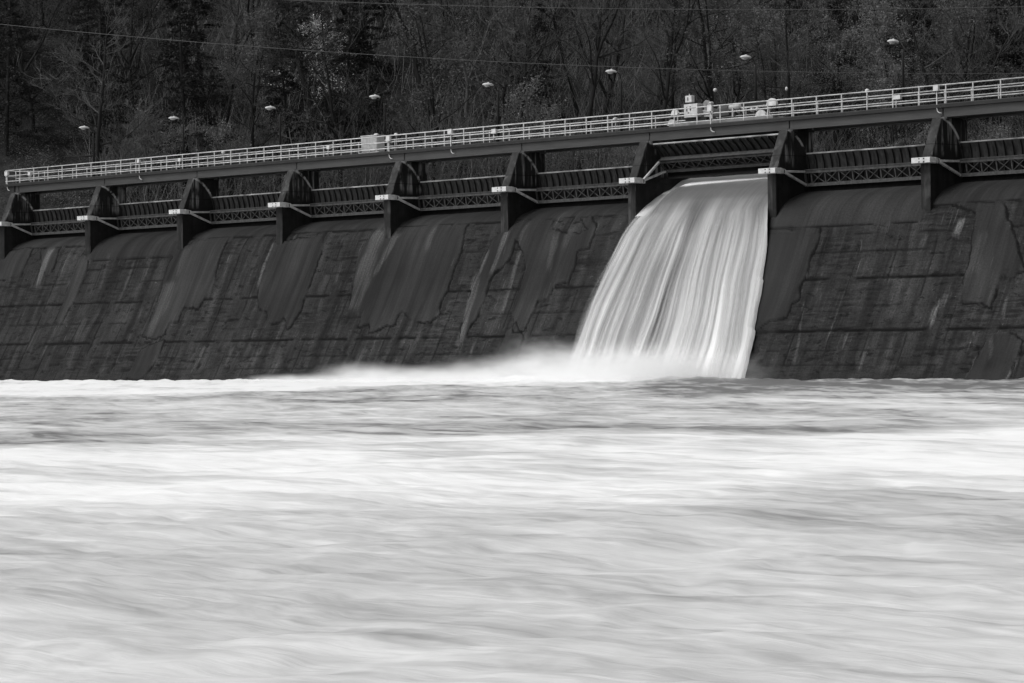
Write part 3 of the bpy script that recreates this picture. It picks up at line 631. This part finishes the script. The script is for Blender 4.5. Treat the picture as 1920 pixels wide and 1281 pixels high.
def quads_at(P, size, rs, up=0.):
    P = np.asarray(P); n = len(P)
    A = rs.normal(size=(n, 3)); A[:, 2] *= .6; A /= np.linalg.norm(A, axis=1)[:, None]; B = rs.normal(size=(n, 3)); B = np.cross(A, B); B /= np.linalg.norm(B, axis=1)[:, None]
    sz = size*rs.uniform(.5, 1.3, (n, 1)); A *= sz; B *= sz*.6
    V = np.stack([P-A, P-B*.9, P+A, P+B*.9], 1).reshape(-1, 3); F = np.arange(4*n).reshape(-1, 4)
    return V, F
def make_tree(seed, H, spread=.5, low=.3, n1=16, leaves=0, lsize=.1, lmat=None, lean=0., fork=True, tmat=None, cmat=None, droop=0., twk=1.):
    rr = random.Random(seed); rs = np.random.RandomState(seed)
    root = empty('tree'); tm = MB(); cm = MB(); tips = []
    P, rad = limb(rr, Vector((0, 0, -.6)), Vector((lean, rr.uniform(-.06, .06), 1)), H, H*.0115+.03, .025, 12, .3, .07)
    stems = [(P, rad)]
    if fork:
        k = rr.randint(3, 6); d = Vector((rr.uniform(-.5, .5), rr.uniform(-.5, .5), 1))
        stems.append(limb(rr, P[k], d, H*.6, rad[k]*.75, .02, 9, .3, .1))
    for P, rad in stems:
        tm.tube(P, rad, 7, False)
        N = len(P)-1
        for b in range(n1 if P is stems[0][0] else n1//2):
            u = low+(1-low)*(b+rr.random())/n1 if P is stems[0][0] else .2+.8*rr.random()
            u = min(u, .985); k = int(u*N); f = u*N-k; p = P[k].lerp(P[k+1], f); r_ = rad[k]*.45
            az = rr.uniform(0, 6.283); el = rr.uniform(.15, .9)-droop; L1 = H*spread*(1.15-u)*rr.uniform(.55, 1.1)
            d = Vector((math.cos(az)*math.cos(el), math.sin(az)*math.cos(el), math.sin(el)))
            Q, qr = limb(rr, p, d, L1, max(.025, r_), .012, 6, .35-droop, .17)
            (tm if L1 > H*.17 else cm).tube(Q, qr, 5, False)
            for c in range(int(5*twk)+1):
                u2 = rr.uniform(.2, 1); k2 = min(5, int(u2*6)); p2 = Q[k2].lerp(Q[k2+1], u2*6-k2 if u2 < 1 else 1)
                d2 = (Q[k2+1]-Q[k2]).normalized()+Vector((rr.gauss(0, .6), rr.gauss(0, .6), rr.gauss(.15, .45)))
                L2 = L1*rr.uniform(.25, .5); S, sr = limb(rr, p2, d2, L2, .016, .008, 4, .3, .2)
                cm.tube(S, sr, 3, False)
                for e in range(int(5*twk)):
                    k3 = rr.randint(1, 4); p3 = S[k3]; d3 = (S[k3]-S[k3-1]).normalized()+Vector((rr.gauss(0, .7), rr.gauss(0, .7), rr.gauss(.1, .5)))
                    L3 = L2*rr.uniform(.3, .6); T_, tr_ = limb(rr, p3, d3, L3, .011, .006, 2, .2, .2)
                    cm.tube(T_, tr_, 3, False); tips += T_[1:]
    tm.build('trunk', tmat or M_bark, root, True)
    if leaves:
        base = np.array([tuple(p) for p in tips]); per = max(1, int(leaves/len(base)))
        clump = rs.rand(len(base)) < .75; base = base[clump]
        P_ = np.repeat(base, per, 0)+rs.normal(size=(len(base)*per, 3))*.22
        V, F = quads_at(P_, lsize, rs)
        me = MB(); me.v = cm.v; me.q = cm.q; me.t = cm.t; me.n = cm.n
        tw = me.build('crown', cmat or M_twig, root)
        lf = npmesh('leaves', V, F, lmat, tw)
    else: cm.build('crown', cmat or M_twig, root)
    return root
def make_conifer(seed, H):
    rr = random.Random(seed); rs = np.random.RandomState(seed); root = empty('evergreen_tree'); tm = MB(); cm = MB(); pts = []
    P, rad = limb(rr, Vector((0, 0, -.5)), Vector((0, 0, 1)), H, H*.011+.03, .02, 10, .1, .03); tm.tube(P, rad, 7, False)
    for b in range(int(H*5)):
        u = .12+.86*b/(H*5); k = min(9, int(u*10)); p = P[k].lerp(P[k+1], u*10-k); az = rr.uniform(0, 6.28); L1 = H*.24*(1.08-u)*rr.uniform(.5, 1.15)+.3
        el = rr.uniform(-.25, .2); d = Vector((math.cos(az), math.sin(az), el)); Q, qr = limb(rr, p, d, L1, .035, .01, 5, -.1, .1); cm.tube(Q, qr, 3, False)
        for n in range(int(40+L1*48)):
            t = rr.uniform(.2, 1)**.8; kk = min(4, int(t*5)); c = Q[kk].lerp(Q[kk+1], t*5-kk if t < 1 else 1); w = .38*L1*(1-t*.6)
            pts.append((c.x+rr.gauss(0, w*.45), c.y+rr.gauss(0, w*.45), c.z+rr.gauss(-.05, .10)))
    tm.build('trunk', M_bark, root, True); cr = cm.build('crown', M_bark, root); V, F = quads_at(pts, .10, rs); npmesh('needles', V, F, M_need, cr)
    return root
PROTO = {
 'bare0': make_tree(1, 19, .42, .25, 22, twk=1.5, cmat=M_mid), 'bare1': make_tree(2, 22, .38, .3, 24, twk=1.4, lean=.12, cmat=M_mid), 'bare2': make_tree(3, 16, .5, .2, 20, twk=1.5, tmat=M_mid, cmat=M_twig), 'bare3': make_tree(14, 21, .4, .35, 20, twk=1.3, lean=-.14, cmat=M_bark),
 'leafy0': make_tree(4, 17, .42, .22, 20, 13000, .085, M_leaf, cmat=M_mid), 'leafy1': make_tree(5, 14, .5, .15, 20, 14000, .08, M_leafd, cmat=M_mid), 'leafy2': make_tree(6, 20, .38, .25, 22, 14000, .09, M_leaf, lean=.08, cmat=M_mid), 'leafy3': make_tree(7, 15, .45, .2, 20, 12000, .085, M_leafd),
 'leafy4': make_tree(21, 17, .42, .15, 22, 15000, .075, M_leafl, cmat=M_mid),
 'pine0': make_conifer(8, 16), 'pine1': make_conifer(9, 20),
 'sap0': make_tree(10, 8, .55, .12, 16, 4500, .07, M_leafl, fork=True, tmat=M_twig), 'sap1': make_tree(12, 7, .6, .1, 15, 0, tmat=M_twig, twk=1.2),
 'dog': make_tree(13, 9, .55, .25, 16, 5200, .085, M_flow, tmat=M_bark, droop=.15)}
TL = {'bare0': ('tall bare tree with dark trunk and fine grey twigs among the woods behind the bridge', 'bare trees on the hillside'), 'bare1': ('tall bare tree leaning slightly right with dark forked trunk in the hillside woods', 'leaning bare trees on the hillside'), 'bare2': ('bare tree with pale spreading branches in the hillside woods', 'pale bare trees on the hillside'), 'bare3': ('tall bare tree leaning left with black limbs in the hillside woods', 'black limbed bare trees on the hillside'),
 'leafy0': ('tree with sparse light spring leaves in the woods behind the bridge', 'trees in light spring leaf on the hillside'), 'leafy1': ('low broad tree with dull dark spring leaves in the hillside woods', 'broad dark leafed trees on the hillside'), 'leafy2': ('tall tree with light leaf clumps on high limbs in the hillside woods', 'tall trees in light spring leaf on the hillside'), 'leafy3': ('tree with dark leaf clumps and pale twigs in the hillside woods', 'dark leafed trees with pale twigs on the hillside'),
 'leafy4': ('tree with pale bright spring leaves among the woods on the right hillside', 'pale leafed trees on the right hillside'),
 'pine0': ('dark evergreen tree with layered branches in the hillside woods', 'evergreen trees on the hillside'), 'pine1': ('tall dark evergreen with layered branches rising above the bridge', 'tall evergreens on the hillside'),
 'sap0': ('small young tree with pale stem and bright leaves at the water edge behind the bridge', 'leafy saplings along the bank'), 'sap1': ('small bare sapling with pale crooked branches behind the bridge railing', 'bare saplings along the bank'),
 'dog': ('blossoming tree with bright white flower clusters high on the hillside', None)}
KN = {'bare': ('bare_tree', 'tree'), 'leaf': ('leafy_tree', 'tree'), 'pine': ('evergreen_tree', 'tree'), 'sap0': ('sapling', 'sapling'), 'sap1': ('sapling', 'sapling'), 'dog': ('flowering_tree', 'tree')}
used = set()
def place(kind, x, y, z, sc=1., rz=0., label=None):
    p = PROTO[kind]
    if kind in used:
        r = p.copy(); COL.objects.link(r)
        for c in p.children:
            d = c.copy(); COL.objects.link(d); d.parent = r
            for c2 in c.children: d2 = c2.copy(); COL.objects.link(d2); d2.parent = d
    else: r = p; used.add(kind)
    nm, cat = KN[kind if kind[:3] in ('sap', 'dog') else kind[:4]]
    r.name = nm; r.location = (x, y, z); r.rotation_euler = (0, 0, rz); r.scale = (sc, sc, sc)
    lb, gp = TL[kind]; tag(r, label or lb, cat, gp if not label else None)
    return r
KL = ['pine1', 'pine0', 'leafy1', 'leafy3', 'bare1', 'pine0', 'leafy1', 'bare0', 'leafy3', 'pine1', 'leafy0']
KM = ['bare0', 'bare1', 'bare3', 'bare0', 'leafy3', 'bare2', 'leafy1', 'bare3', 'pine1', 'leafy0', 'bare1']
KR = ['bare0', 'leafy2', 'bare1', 'leafy0', 'bare3', 'leafy2', 'bare2', 'pine0', 'leafy4', 'bare0', 'leafy4', 'leafy4']
cnt = 0
for row, s0 in enumerate((3.5, 8.5, 14, 21, 29, 38)):
    step = 6.6 if row < 3 else 7.5
    q0 = -8+row*2.1
    while q0 < 104+row*5:
        qq = q0+rnd.uniform(-1.8, 1.8); ss = s0+rnd.uniform(-1.8, 1.8)
        lst = KL if qq < 38 else (KM if qq < 62 else KR)
        kind = rnd.choice(lst)
        x, y = shore(qq, ss)
        if y < 9: q0 += step; continue
        place(kind, x, y, float(hillz(qq, ss))-.1, rnd.uniform(.8, 1.15), rnd.uniform(-.5, .5) if 'bare1' in kind or 'bare3' in kind else rnd.uniform(0, 6.28)); cnt += 1
        q0 += step
q0 = 14.5
while q0 < 95:
    qq = q0+rnd.uniform(-1, 1); ss = rnd.uniform(.6, 3); kind = rnd.choice(['sap0', 'sap1', 'sap0'])
    x, y = shore(qq, ss); place(kind, x, y, float(hillz(qq, ss))-.1, rnd.uniform(.6, 1.15), rnd.uniform(0, 6.28)); cnt += 1
    q0 += 3.6
SPEC = [('dog', 31.8, 13.5, 1.05, .6, 'blossoming tree with bright white flower clusters high on the hillside, above the third lamp'),
 ('sap1', 16.9, 3.5, 1.25, .3, 'thin pale bare tree rising behind the bridge below the second lamp from left'),
 ('sap0', 21.4, 2.2, 1.0, 1.2, 'small tree with crooked pale stem and bright leaves just right of the second lamp'),
 ('sap1', 33.7, 1.6, .85, 2.2, 'bare forked sapling sticking up directly behind the ribbed cabinet'),
 ('sap0', 47.2, 3.2, 1.3, 4.2, 'light leafy small tree behind the bridge left of the hoist machinery'),
 ('sap0', 55.5, 1.8, .8, 2.7, 'low bright leafy bush behind the railing left of the hoist control box'),
 ('pine1', 82.5, 12, 1.0, .0, 'tall dark evergreen behind the rightmost lamp'),
 ('pine0', 90.5, 14, 1.1, .0, 'dark evergreen with broad crown at the top right corner'),
 ('bare3', 31.2, 10, 1.1, .1, 'thick dark leaning tree above the bridge between third and fourth lamps')]
for kd, qq, ss, sc_, rz_, lb_ in SPEC:
    x, y = shore(qq, ss); place(kd, x, y, float(hillz(qq, ss))-.1, sc_, rz_, lb_)
for kx, qq in enumerate((66.5, 68.5, 70.8, 73, 75.5, 78, 84, 87, 44, 49, 38, 27.5, 21)):
    x, y = shore(qq, .4+.3*(kx % 3)); place('sap1' if kx % 2 else 'sap0', x, y, float(hillz(qq, .5))-.4, .5+.08*(kx % 4), kx*1.3)
print('trees', cnt)
# undergrowth: thin stems and leaves along the bank
rs = np.random.RandomState(5)
def undergrowth():
    N = 90000; qv = rs.uniform(5, 125, N); sv = np.where(rs.rand(N) < .5, np.abs(rs.normal(0, 1, N))*7, rs.uniform(0, 75, N))
    d = fbm(qv*.25, sv*.3, 3, 9); k = d > -.12; qv = qv[k]; sv = sv[k]; x, y = shore(qv, sv); k2 = y > 8.5; x = x[k2]; y = y[k2]; qv = qv[k2]; sv = sv[k2]; dk = d[k][k2]
    hz = hillz(qv, sv)+rs.rand(len(qv))**1.6*(1.2+1.6*np.clip(dk+.3, 0, 1))
    P = np.repeat(np.stack([x, y, hz], -1), 4, 0); P = P+rs.normal(size=P.shape)*.2
    V, F = quads_at(P, .07, rs)
    tag(npmesh('undergrowth', V, F, M_leaf), 'low tangled leafy brush covering the bank under the trees', 'undergrowth', kind='stuff')
    n = 15000; qv = rs.uniform(12.5, 122, n); sv = np.where(rs.rand(n) < .35, rs.uniform(-1, 10, n), rs.uniform(5, 75, n)); x, y = shore(qv, sv); b = np.stack([x, y, hillz(qv, sv)-.1], -1)
    d1 = rs.normal(size=(n, 3))*[.35, .35, .1]+[0, 0, 1]; L_ = rs.uniform(1, 5.5, (n, 1)); m1 = b+d1*L_*.5; e = m1+(d1+rs.normal(size=(n, 3))*.35)*L_*.5
    r_ = .016; off = np.array([[1, 0, 0], [-.5, .87, 0], [-.5, -.87, 0]])*r_
    V = np.stack([b[:, None]+off*1.5, m1[:, None]+off*1.2, e[:, None]+off*.7], 1).reshape(-1, 3)
    o = np.arange(n)[:, None]*9; F = []
    for lv in (0, 3):
        for a_ in range(3): F.append(np.stack([o[:, 0]+lv+a_, o[:, 0]+lv+(a_+1) % 3, o[:, 0]+lv+3+(a_+1) % 3, o[:, 0]+lv+3+a_], -1))
    tag(npmesh('brush_stems', V, np.concatenate(F), M_twig), 'thin pale bare stems standing in the brush on the bank', 'brush', kind='stuff')
undergrowth()
# ------------------------------------------------------------------ river
AX = Vector((dv.x, dv.y, 0)).normalized(); LX = Vector((rv.x, rv.y, 0))
def river():
    NT_, NA = 620, 900
    tt = np.exp(np.linspace(math.log(11), math.log(235), NT_)); aa = np.linspace(-.42, .42, NA)
    T, A = np.meshgrid(tt, aa, indexing='ij'); X = CAMP.x+AX.x*T+LX.x*T*A; Y = CAMP.y+AX.y*T+LX.y*T*A
    lat = X*LX.x+Y*LX.y; al = X*AX.x+Y*AX.y
    D = np.clip(-5-Y, 0, None)                       # distance downstream of the dam
    # water relief, smoothed by the long exposure
    z = .20*fbm(lat*.16, al*.13, 4, 201, .5)+.07*fbm(lat*.55+.5*fbm(lat*.2, al*.2, 2, 7), al*.6, 3, 202)
    z *= .75+.35*sstep(60, 10, D)
    g = lambda cx, cy, rx, ry: np.exp(-((X-cx)/rx)**2-((Y-cy)/ry)**2)
    z += .3*g(64, -7, 4, 1.6)+.2*g(56, -7.5, 3.2, 1.2)+.2*g(49.5, -7, 2.2, 1)+.3*g(72, -7.5, 7, 1.8)+.16*g(94.5, -6.5, .7, .8)
    near = sstep(9, 2, D); z += near*.16*np.clip(fbm(X*.9, Y*.9, 4, 205)+.1, -1, 1)
    z += .12*np.exp(-((T-55)/10)**2)*(1+.6*fbm(lat*.1, al*.05, 2, 8))
    # foam density
    t1 = fbm(lat*.10, D*.07+lat*.0, 4, 211); sk = fbm(lat*.05+1.5*fbm(lat*.03, D*.03, 2, 4), D*.16, 4, 212)
    E_ = T-4*A/.17; hi = 66+8*fbm(lat*.06, D*0, 2, 215)+3*A/.17; lo = 42+7*fbm(lat*.12, D*.0, 2, 216)+2*A/.17
    rap = sstep(lo-6, lo+3, T)*sstep(hi+4, hi-4, T)
    foam = .41+.25*sk*(1-.75*sstep(40, 25, T))+.12*t1
    foam += .46*rap*(1+.9*sk)
    foam -= .24*np.exp(-((T-70)/4.5)**2)*sstep(-.03, -.14, A)*np.clip(.6+1.5*fbm(lat*.3, al*.2, 3, 91), 0, 1.3)
    pass
    Dl = 44-32*sstep(-.11, -.01, A); toe = sstep(Dl+4, Dl-5, D)*sstep(79, 72, X)*.55; foam += toe
    foam -= .24*sstep(.035, .07, A+.01*fbm(X*.2, Y*.2, 2, 9))*sstep(108, 124, T)+.12*sstep(.03, .05, A)*sstep(122, 134, T)
    foam -= .30*g(92, -40, 60, 5)*0
    pass
    foam -= .5*np.exp(-((Y+62)/9)**2)*sstep(30, 0, X-88)*sstep(40, 70, X)*0
    z += .05*fbm(lat*1.1+.8*fbm(lat*.4, al*.4, 2, 17), al*.9, 3, 206)*sstep(60, 30, T)
    V = np.stack([X, Y, z], -1).reshape(-1, 3)
    i, j = np.meshgrid(np.arange(NT_-1), np.arange(NA-1), indexing='ij'); a = (i*NA+j).ravel()
    # turbulence gets finer downstream: world-fixed warped coordinate
    g_ = np.linspace(0, 140, 500); ln_ = np.interp(g_, [0, 30, 60, 90, 110, 140], [7, 5, 2.6, 1.1, .55, .45]); w_ = np.cumsum(1/ln_)*(g_[1]-g_[0])
    wd = np.interp(D, g_, w_)
    nearw = sstep(48, 22, T)
    t = NT('river_foam'); nw = t.attr('nearw').outputs['Fac']; c = t.attr('wc').outputs['Vector']; f = t.attr('foam').outputs['Fac']
    n1 = t.noise(t.map(c, (.34, .85, 1)), 1.0, 4, .5, 1.2); n2 = t.noise(t.map(c, (.9, 2.1, 1), (7, 3, 0)), 1.0, 4, .52, 1.0); n3 = t.noise(t.map(c, (.13, .33, 1), (3, 9, 0)), 1.0, 4, .5, .6)
    n4 = t.noise(t.map(c, (2.2, 8, 1), (1, 19, 0)), 1.0, 4, .6, 1.2)
    n5 = t.noise(t.map(c, (.8, .75, 1), (4, 29, 0)), 1.0, 6, .56, 1.2)
    v = t.math('ADD', f, t.math('MULTIPLY', t.math('SUBTRACT', n1, .5), t.mix(nw, 1.0, .25))); v = t.math('ADD', v, t.math('MULTIPLY', t.math('SUBTRACT', n2, .5), t.mix(nw, .8, .25))); v = t.math('ADD', v, t.math('MULTIPLY', t.math('MULTIPLY', t.math('SUBTRACT', n5, .5), nw), .75)); v = t.math('ADD', v, t.math('MULTIPLY', t.math('SUBTRACT', n3, .5), t.mix(nw, .9, .6)))
    v = t.math('ADD', v, t.math('MULTIPLY', t.math('SUBTRACT', n4, .5), t.mix(nw, .34, .06)))
    ra = t.n('ShaderNodeValToRGB'); e = ra.color_ramp; e.interpolation = 'B_SPLINE'
    e.elements[0].position = 0; e.elements[0].color = (.10,)*3+(1,); e.elements[1].position = 1; e.elements[1].color = (.80,)*3+(1,)
    for p_, c_ in ((.22, .28), (.45, .47), (.7, .60)): k = e.elements.new(p_); k.color = (c_,)*3+(1,)
    t.L(v, ra.inputs[0]); t.L(ra.outputs[0], t.b.inputs['Base Color']); t.rough(.55); t.b.inputs['Specular IOR Level'].default_value = .12
    t.bump(t.math('ADD', n2, t.math('MULTIPLY', n1, 1.0)), .2, .12)
    tag(npmesh('river_water', V, np.stack([a, a+1, a+NA+1, a+NA], -1), t.m, None, True, {'wc': np.stack([lat, wd*1.0, lat*0], -1).reshape(-1, 3), 'foam': np.clip(foam+.08*nearw, -.5, 1.6).ravel(), 'nearw': nearw.ravel()}), kind='structure')
    # wide sheet below, out to the horizon
    t2 = NT('outer_water'); t2.b.inputs['Base Color'].default_value = (.5, .5, .5, 1); t2.rough(.4)
    m = MB(); m.add([(-900, -900, -1.2), (900, -900, -1.2), (900, -5, -1.2), (-900, -5, -1.2)], [(0, 1, 2, 3)]); tag(m.build('lower_river_water', t2.m), kind='structure')
river()
# ------------------------------------------------------------------ waterfall
def fall(name, lift, seed, veil=False):
    NU, NVn = 420, 260
    zc = np.array([12.0, 11.78, 11.62, 11.36, 11.0, 10.45, 9.65, 8.3, 6.6, 4.5, 2.4, .0, -.9]); yc = np.array([5.3, 4.3, 3.5, 2.7, 1.95, 1.15, .42, -.33, -1.12, -2.13, -3.3, -4.7, -5.3])
    s = np.concatenate([[0], np.cumsum(np.hypot(np.diff(zc), np.diff(yc)))]); v = np.linspace(0, s[-1], NVn)
    ker = np.exp(-np.linspace(-2, 2, 17)**2); ker /= ker.sum()
    cv = lambda a: np.convolve(np.pad(np.interp(v, s, a), 8, 'edge'), ker, 'valid')
    y, z = cv(yc), cv(zc)
    fz = np.array([12, 9.7, 9.34, 8.88, 8.42, 6.9, 5.4, 4.5, 2.73, 1.85, 0, -1]); xr = np.array([76.57, 76.57, 76.76, 76.96, 77.12, 77.5, 77.78, 78.02, 78.46, 78.74, 79.1, 79.3]); xl = np.array([66.23, 66.23, 65.95, 65.68, 65.5, 65.16, 64.88, 64.72, 64.7, 64.75, 64.8, 64.8])
    XRt = np.interp(z, fz[::-1], xr[::-1]); wig = .6*(.16*sstep(5.7, 5.6, z)*sstep(4.2, 5.2, z)+.14*sstep(2.9, 2.8, z)*sstep(1.6, 2.6, z)+.08*fbm(z*1.4, z*0, 3, 12))*sstep(8, 7.5, z); XLt = np.interp(z, fz[::-1], xl[::-1])
    if veil: XLt = XLt-.35*sstep(9.5, 6, z)
    u = np.linspace(0, 1, NU); U, V_ = np.meshgrid(u, v, indexing='ij')
    Z = np.broadcast_to(z, U.shape).copy(); Y = np.broadcast_to(y, U.shape).copy(); X = XLt+(XRt-XLt)*U+wig*sstep(.955, 1, U)
    ty = np.gradient(y); tz = np.gradient(z); l = np.hypot(ty, tz); ny, nz = tz/l, -ty/l
    if ny[NVn//2] > 0: ny, nz = -ny, -nz
    down = sstep(11.3, 8.5, Z)
    # flow lines: ridges that run with the fall and wander a little
    uu = U*10.5+.35*fbm(U*3, V_*.12, 2, seed)+.10*V_*.0
    rid = .7*fbm(uu*.55, V_*.045, 2, seed+1)+.25*fbm(uu*1.5, V_*.05, 2, seed+2)+.03*fbm(uu*5, V_*.06, 2, seed+3)
    th = lift+.17*rid*(.15+.85*down)
    # contraction at the left pier: water lies lower there, thins to nothing on both sides
    con = sstep(.16, .06, U)*sstep(4.2, 3.0, Y)
    th = th-(.34*sstep(9.2, 11.0, Z))*sstep(.15, .11, U+.02*np.sin((Y)*1.0))*sstep(4.6, 3.2, Y)
    ecl = np.minimum(1, np.sqrt(np.clip(U/.03, 0, 1)))*.5+.5; ecr = np.sqrt(np.clip((1-U)/.035, 0, 1))
    fy = faceY(np.clip(Z, -2.5, 10.6))
    bl = sstep(9.0, 7.4, Z); th = th*(1-bl*(1-ecl)) - bl*(1-ecr)*.22
    Y = Y+ny*th; Z2 = Z+nz*th
    foam = .12+.42*sstep(10.8, 7.2, Z)+.12*sstep(8, 3, Z)+.10*sstep(3, 1, Z)
    foam += 1.35*sstep(2.45+.75*U, 2.9+.75*U, Y)*sstep(10.4, 11.2, Z)  # paler wedge in the sheet colour just below the raised gate
    foam += sstep(11.0, 8.6, Z)*(.62*fbm(uu*.62+3, V_*.035, 2, seed+5)+.24*fbm(uu*1.9, V_*.04, 2, seed+6)+.12*fbm(uu*6.5, V_*.05, 2, seed+7))
    foam += .28*np.exp(-((U-.10)/.07)**2)*sstep(10.5, 8.5, Z)+.22*np.exp(-((U-.985)/.03)**2)*sstep(10, 7, Z)+.2*np.exp(-((U-.78)/.05)**2)*sstep(10.5, 8.5, Z)
    foam -= .20*np.exp(-((U-.42)/.15)**2)*sstep(9, 6, Z)*sstep(.8, 3, Z)
    foam += .3*sstep(2.2, .4, Z)
    foam += .5*sstep(.12, .06, U)*sstep(8.5, 10.2, Z)
    bright = sstep(2.9, 3.5, Y)*0
    alpha = sstep(0, .14, U+.03*fbm(uu*4, V_*.15, 2, seed+9)*1.) if veil else sstep(.0, .08, U+.02*fbm(uu*5, V_*.15, 2, seed+9))
    alpha = np.where(Z > 9.6, 1, alpha) if not veil else alpha*sstep(10.2, 8, Z)*np.clip(.42+1.3*fbm(uu*3.2, V_*.05, 3, seed+11), 0, .85)
    i, j = np.meshgrid(np.arange(NU-1), np.arange(NVn-1), indexing='ij'); a = (i*NVn+j).ravel()
    t = NT(name+'_mat'); f = t.attr('foam').outputs['Fac']; c = t.attr('fc').outputs['Vector']
    n = t.noise(t.map(c, (6, .05, 1)), 1., 4, .55, .0); n_b = t.noise(t.map(c, (22, .10, 1)), 1., 2, .5, .0)
    vv = t.math('ADD', f, t.math('ADD', t.math('MULTIPLY', t.math('SUBTRACT', n, .5), .14), t.math('MULTIPLY', t.math('SUBTRACT', n_b, .5), .10)))
    colr = t.rng(vv, .05, 1.5, .07, .82); t.color(colr); t.rough(t.rng(f, .3, .6, .28, .7)); t.b.inputs['Specular IOR Level'].default_value = .3
    al = t.attr('alpha').outputs['Fac']; t.L(al, t.b.inputs['Alpha'])
    P = np.stack([X-71, Y, Z2], -1).reshape(-1, 3)
    return P, np.stack([a, a+1, a+NVn+1, a+NVn], -1), t.m, {'foam': foam.ravel(), 'alpha': alpha.ravel(), 'fc': np.stack([U*10.5, V_, U*0], -1).reshape(-1, 3)}
wf = empty('waterfall', (71, 0, 0)); tag(wf, 'long smooth white curtain of water pouring under the raised gate', 'waterfall', kind='stuff')
P, F, mt, at = fall('water_sheet', 0., 300); npmesh('water_sheet', P, F, mt, wf, True, at)
P, F, mt, at = fall('water_veil', .14, 330, True); npmesh('water_veil', P, F, mt, wf, True, at)
# ------------------------------------------------------------------ mist at the foot of the fall
def mist():
    m = bpy.data.materials.new('spray_mist'); m.use_nodes = True; t = NT.__new__(NT); t.m = m; t.t = m.node_tree
    for n in list(t.t.nodes): t.t.nodes.remove(n)
    t.out = t.n('ShaderNodeOutputMaterial'); pv = t.n('ShaderNodeVolumePrincipled'); t.L(pv.outputs[0], t.out.inputs['Volume'])
    pv.inputs['Color'].default_value = (.97, .97, .97, 1); pv.inputs['Anisotropy'].default_value = .1
    o = t.obj(); sp = t.n('ShaderNodeSeparateXYZ'); t.L(o, sp.inputs[0]); x, y, z = sp.outputs
    def blob(cx, cy, rx, ry, h, amp):
        a = t.math('DIVIDE', t.math('SUBTRACT', x, cx), rx); b = t.math('DIVIDE', t.math('SUBTRACT', y, cy), ry)
        zz = t.math('DIVIDE', z, h); zz = t.math('MULTIPLY', zz, zz)
        r_ = t.math('ADD', t.math('ADD', t.math('MULTIPLY', a, a), t.math('MULTIPLY', b, b)), zz)
        return t.math('MULTIPLY', t.math('EXPONENT', t.math('MULTIPLY', r_, -1.)), amp)
    s = None
    for args in ((71.8, -7.4, 6.6, 2.2, 1.15, 1.7), (65.2, -6.2, 1.6, 1.8, 1.6, .7), (61.3, -7.4, 3.2, 2.0, .75, .8), (57, -7.6, 2.6, 1.8, .55, 1.0), (50.2, -7.2, 2.3, 1.6, .7, 1.1), (53.5, -7.6, 3, 1.8, .5, .8), (44, -7, 5, 1.5, .3, .7)):
        b = blob(*args); s = b if s is None else t.math('ADD', s, b)
    n = t.noise(t.map(o, (.5, .5, .9)), 1.6, 3, .5)
    d = t.math('MULTIPLY', s, t.rng(n, .32, .68, .25, 1.6)); d = t.math('MULTIPLY', t.math('SUBTRACT', d, .02), .8); d = t.math('MAXIMUM', d, 0.)
    t.L(d, pv.inputs['Density'])
    b = MB(); b.box(40, 82, -12.5, -2.2, -.4, 5.5); o_ = b.build('mist', m); tag(o_, 'soft white spray hanging at the foot of the waterfall and along the dam base', 'mist', kind='stuff')
mist()
for k_, p_ in PROTO.items():
    if k_ not in used:
        for c in [o for o in bpy.data.objects if o.parent and (o.parent == p_ or o.parent.parent == p_)]: bpy.data.objects.remove(c)
        bpy.data.objects.remove(p_)
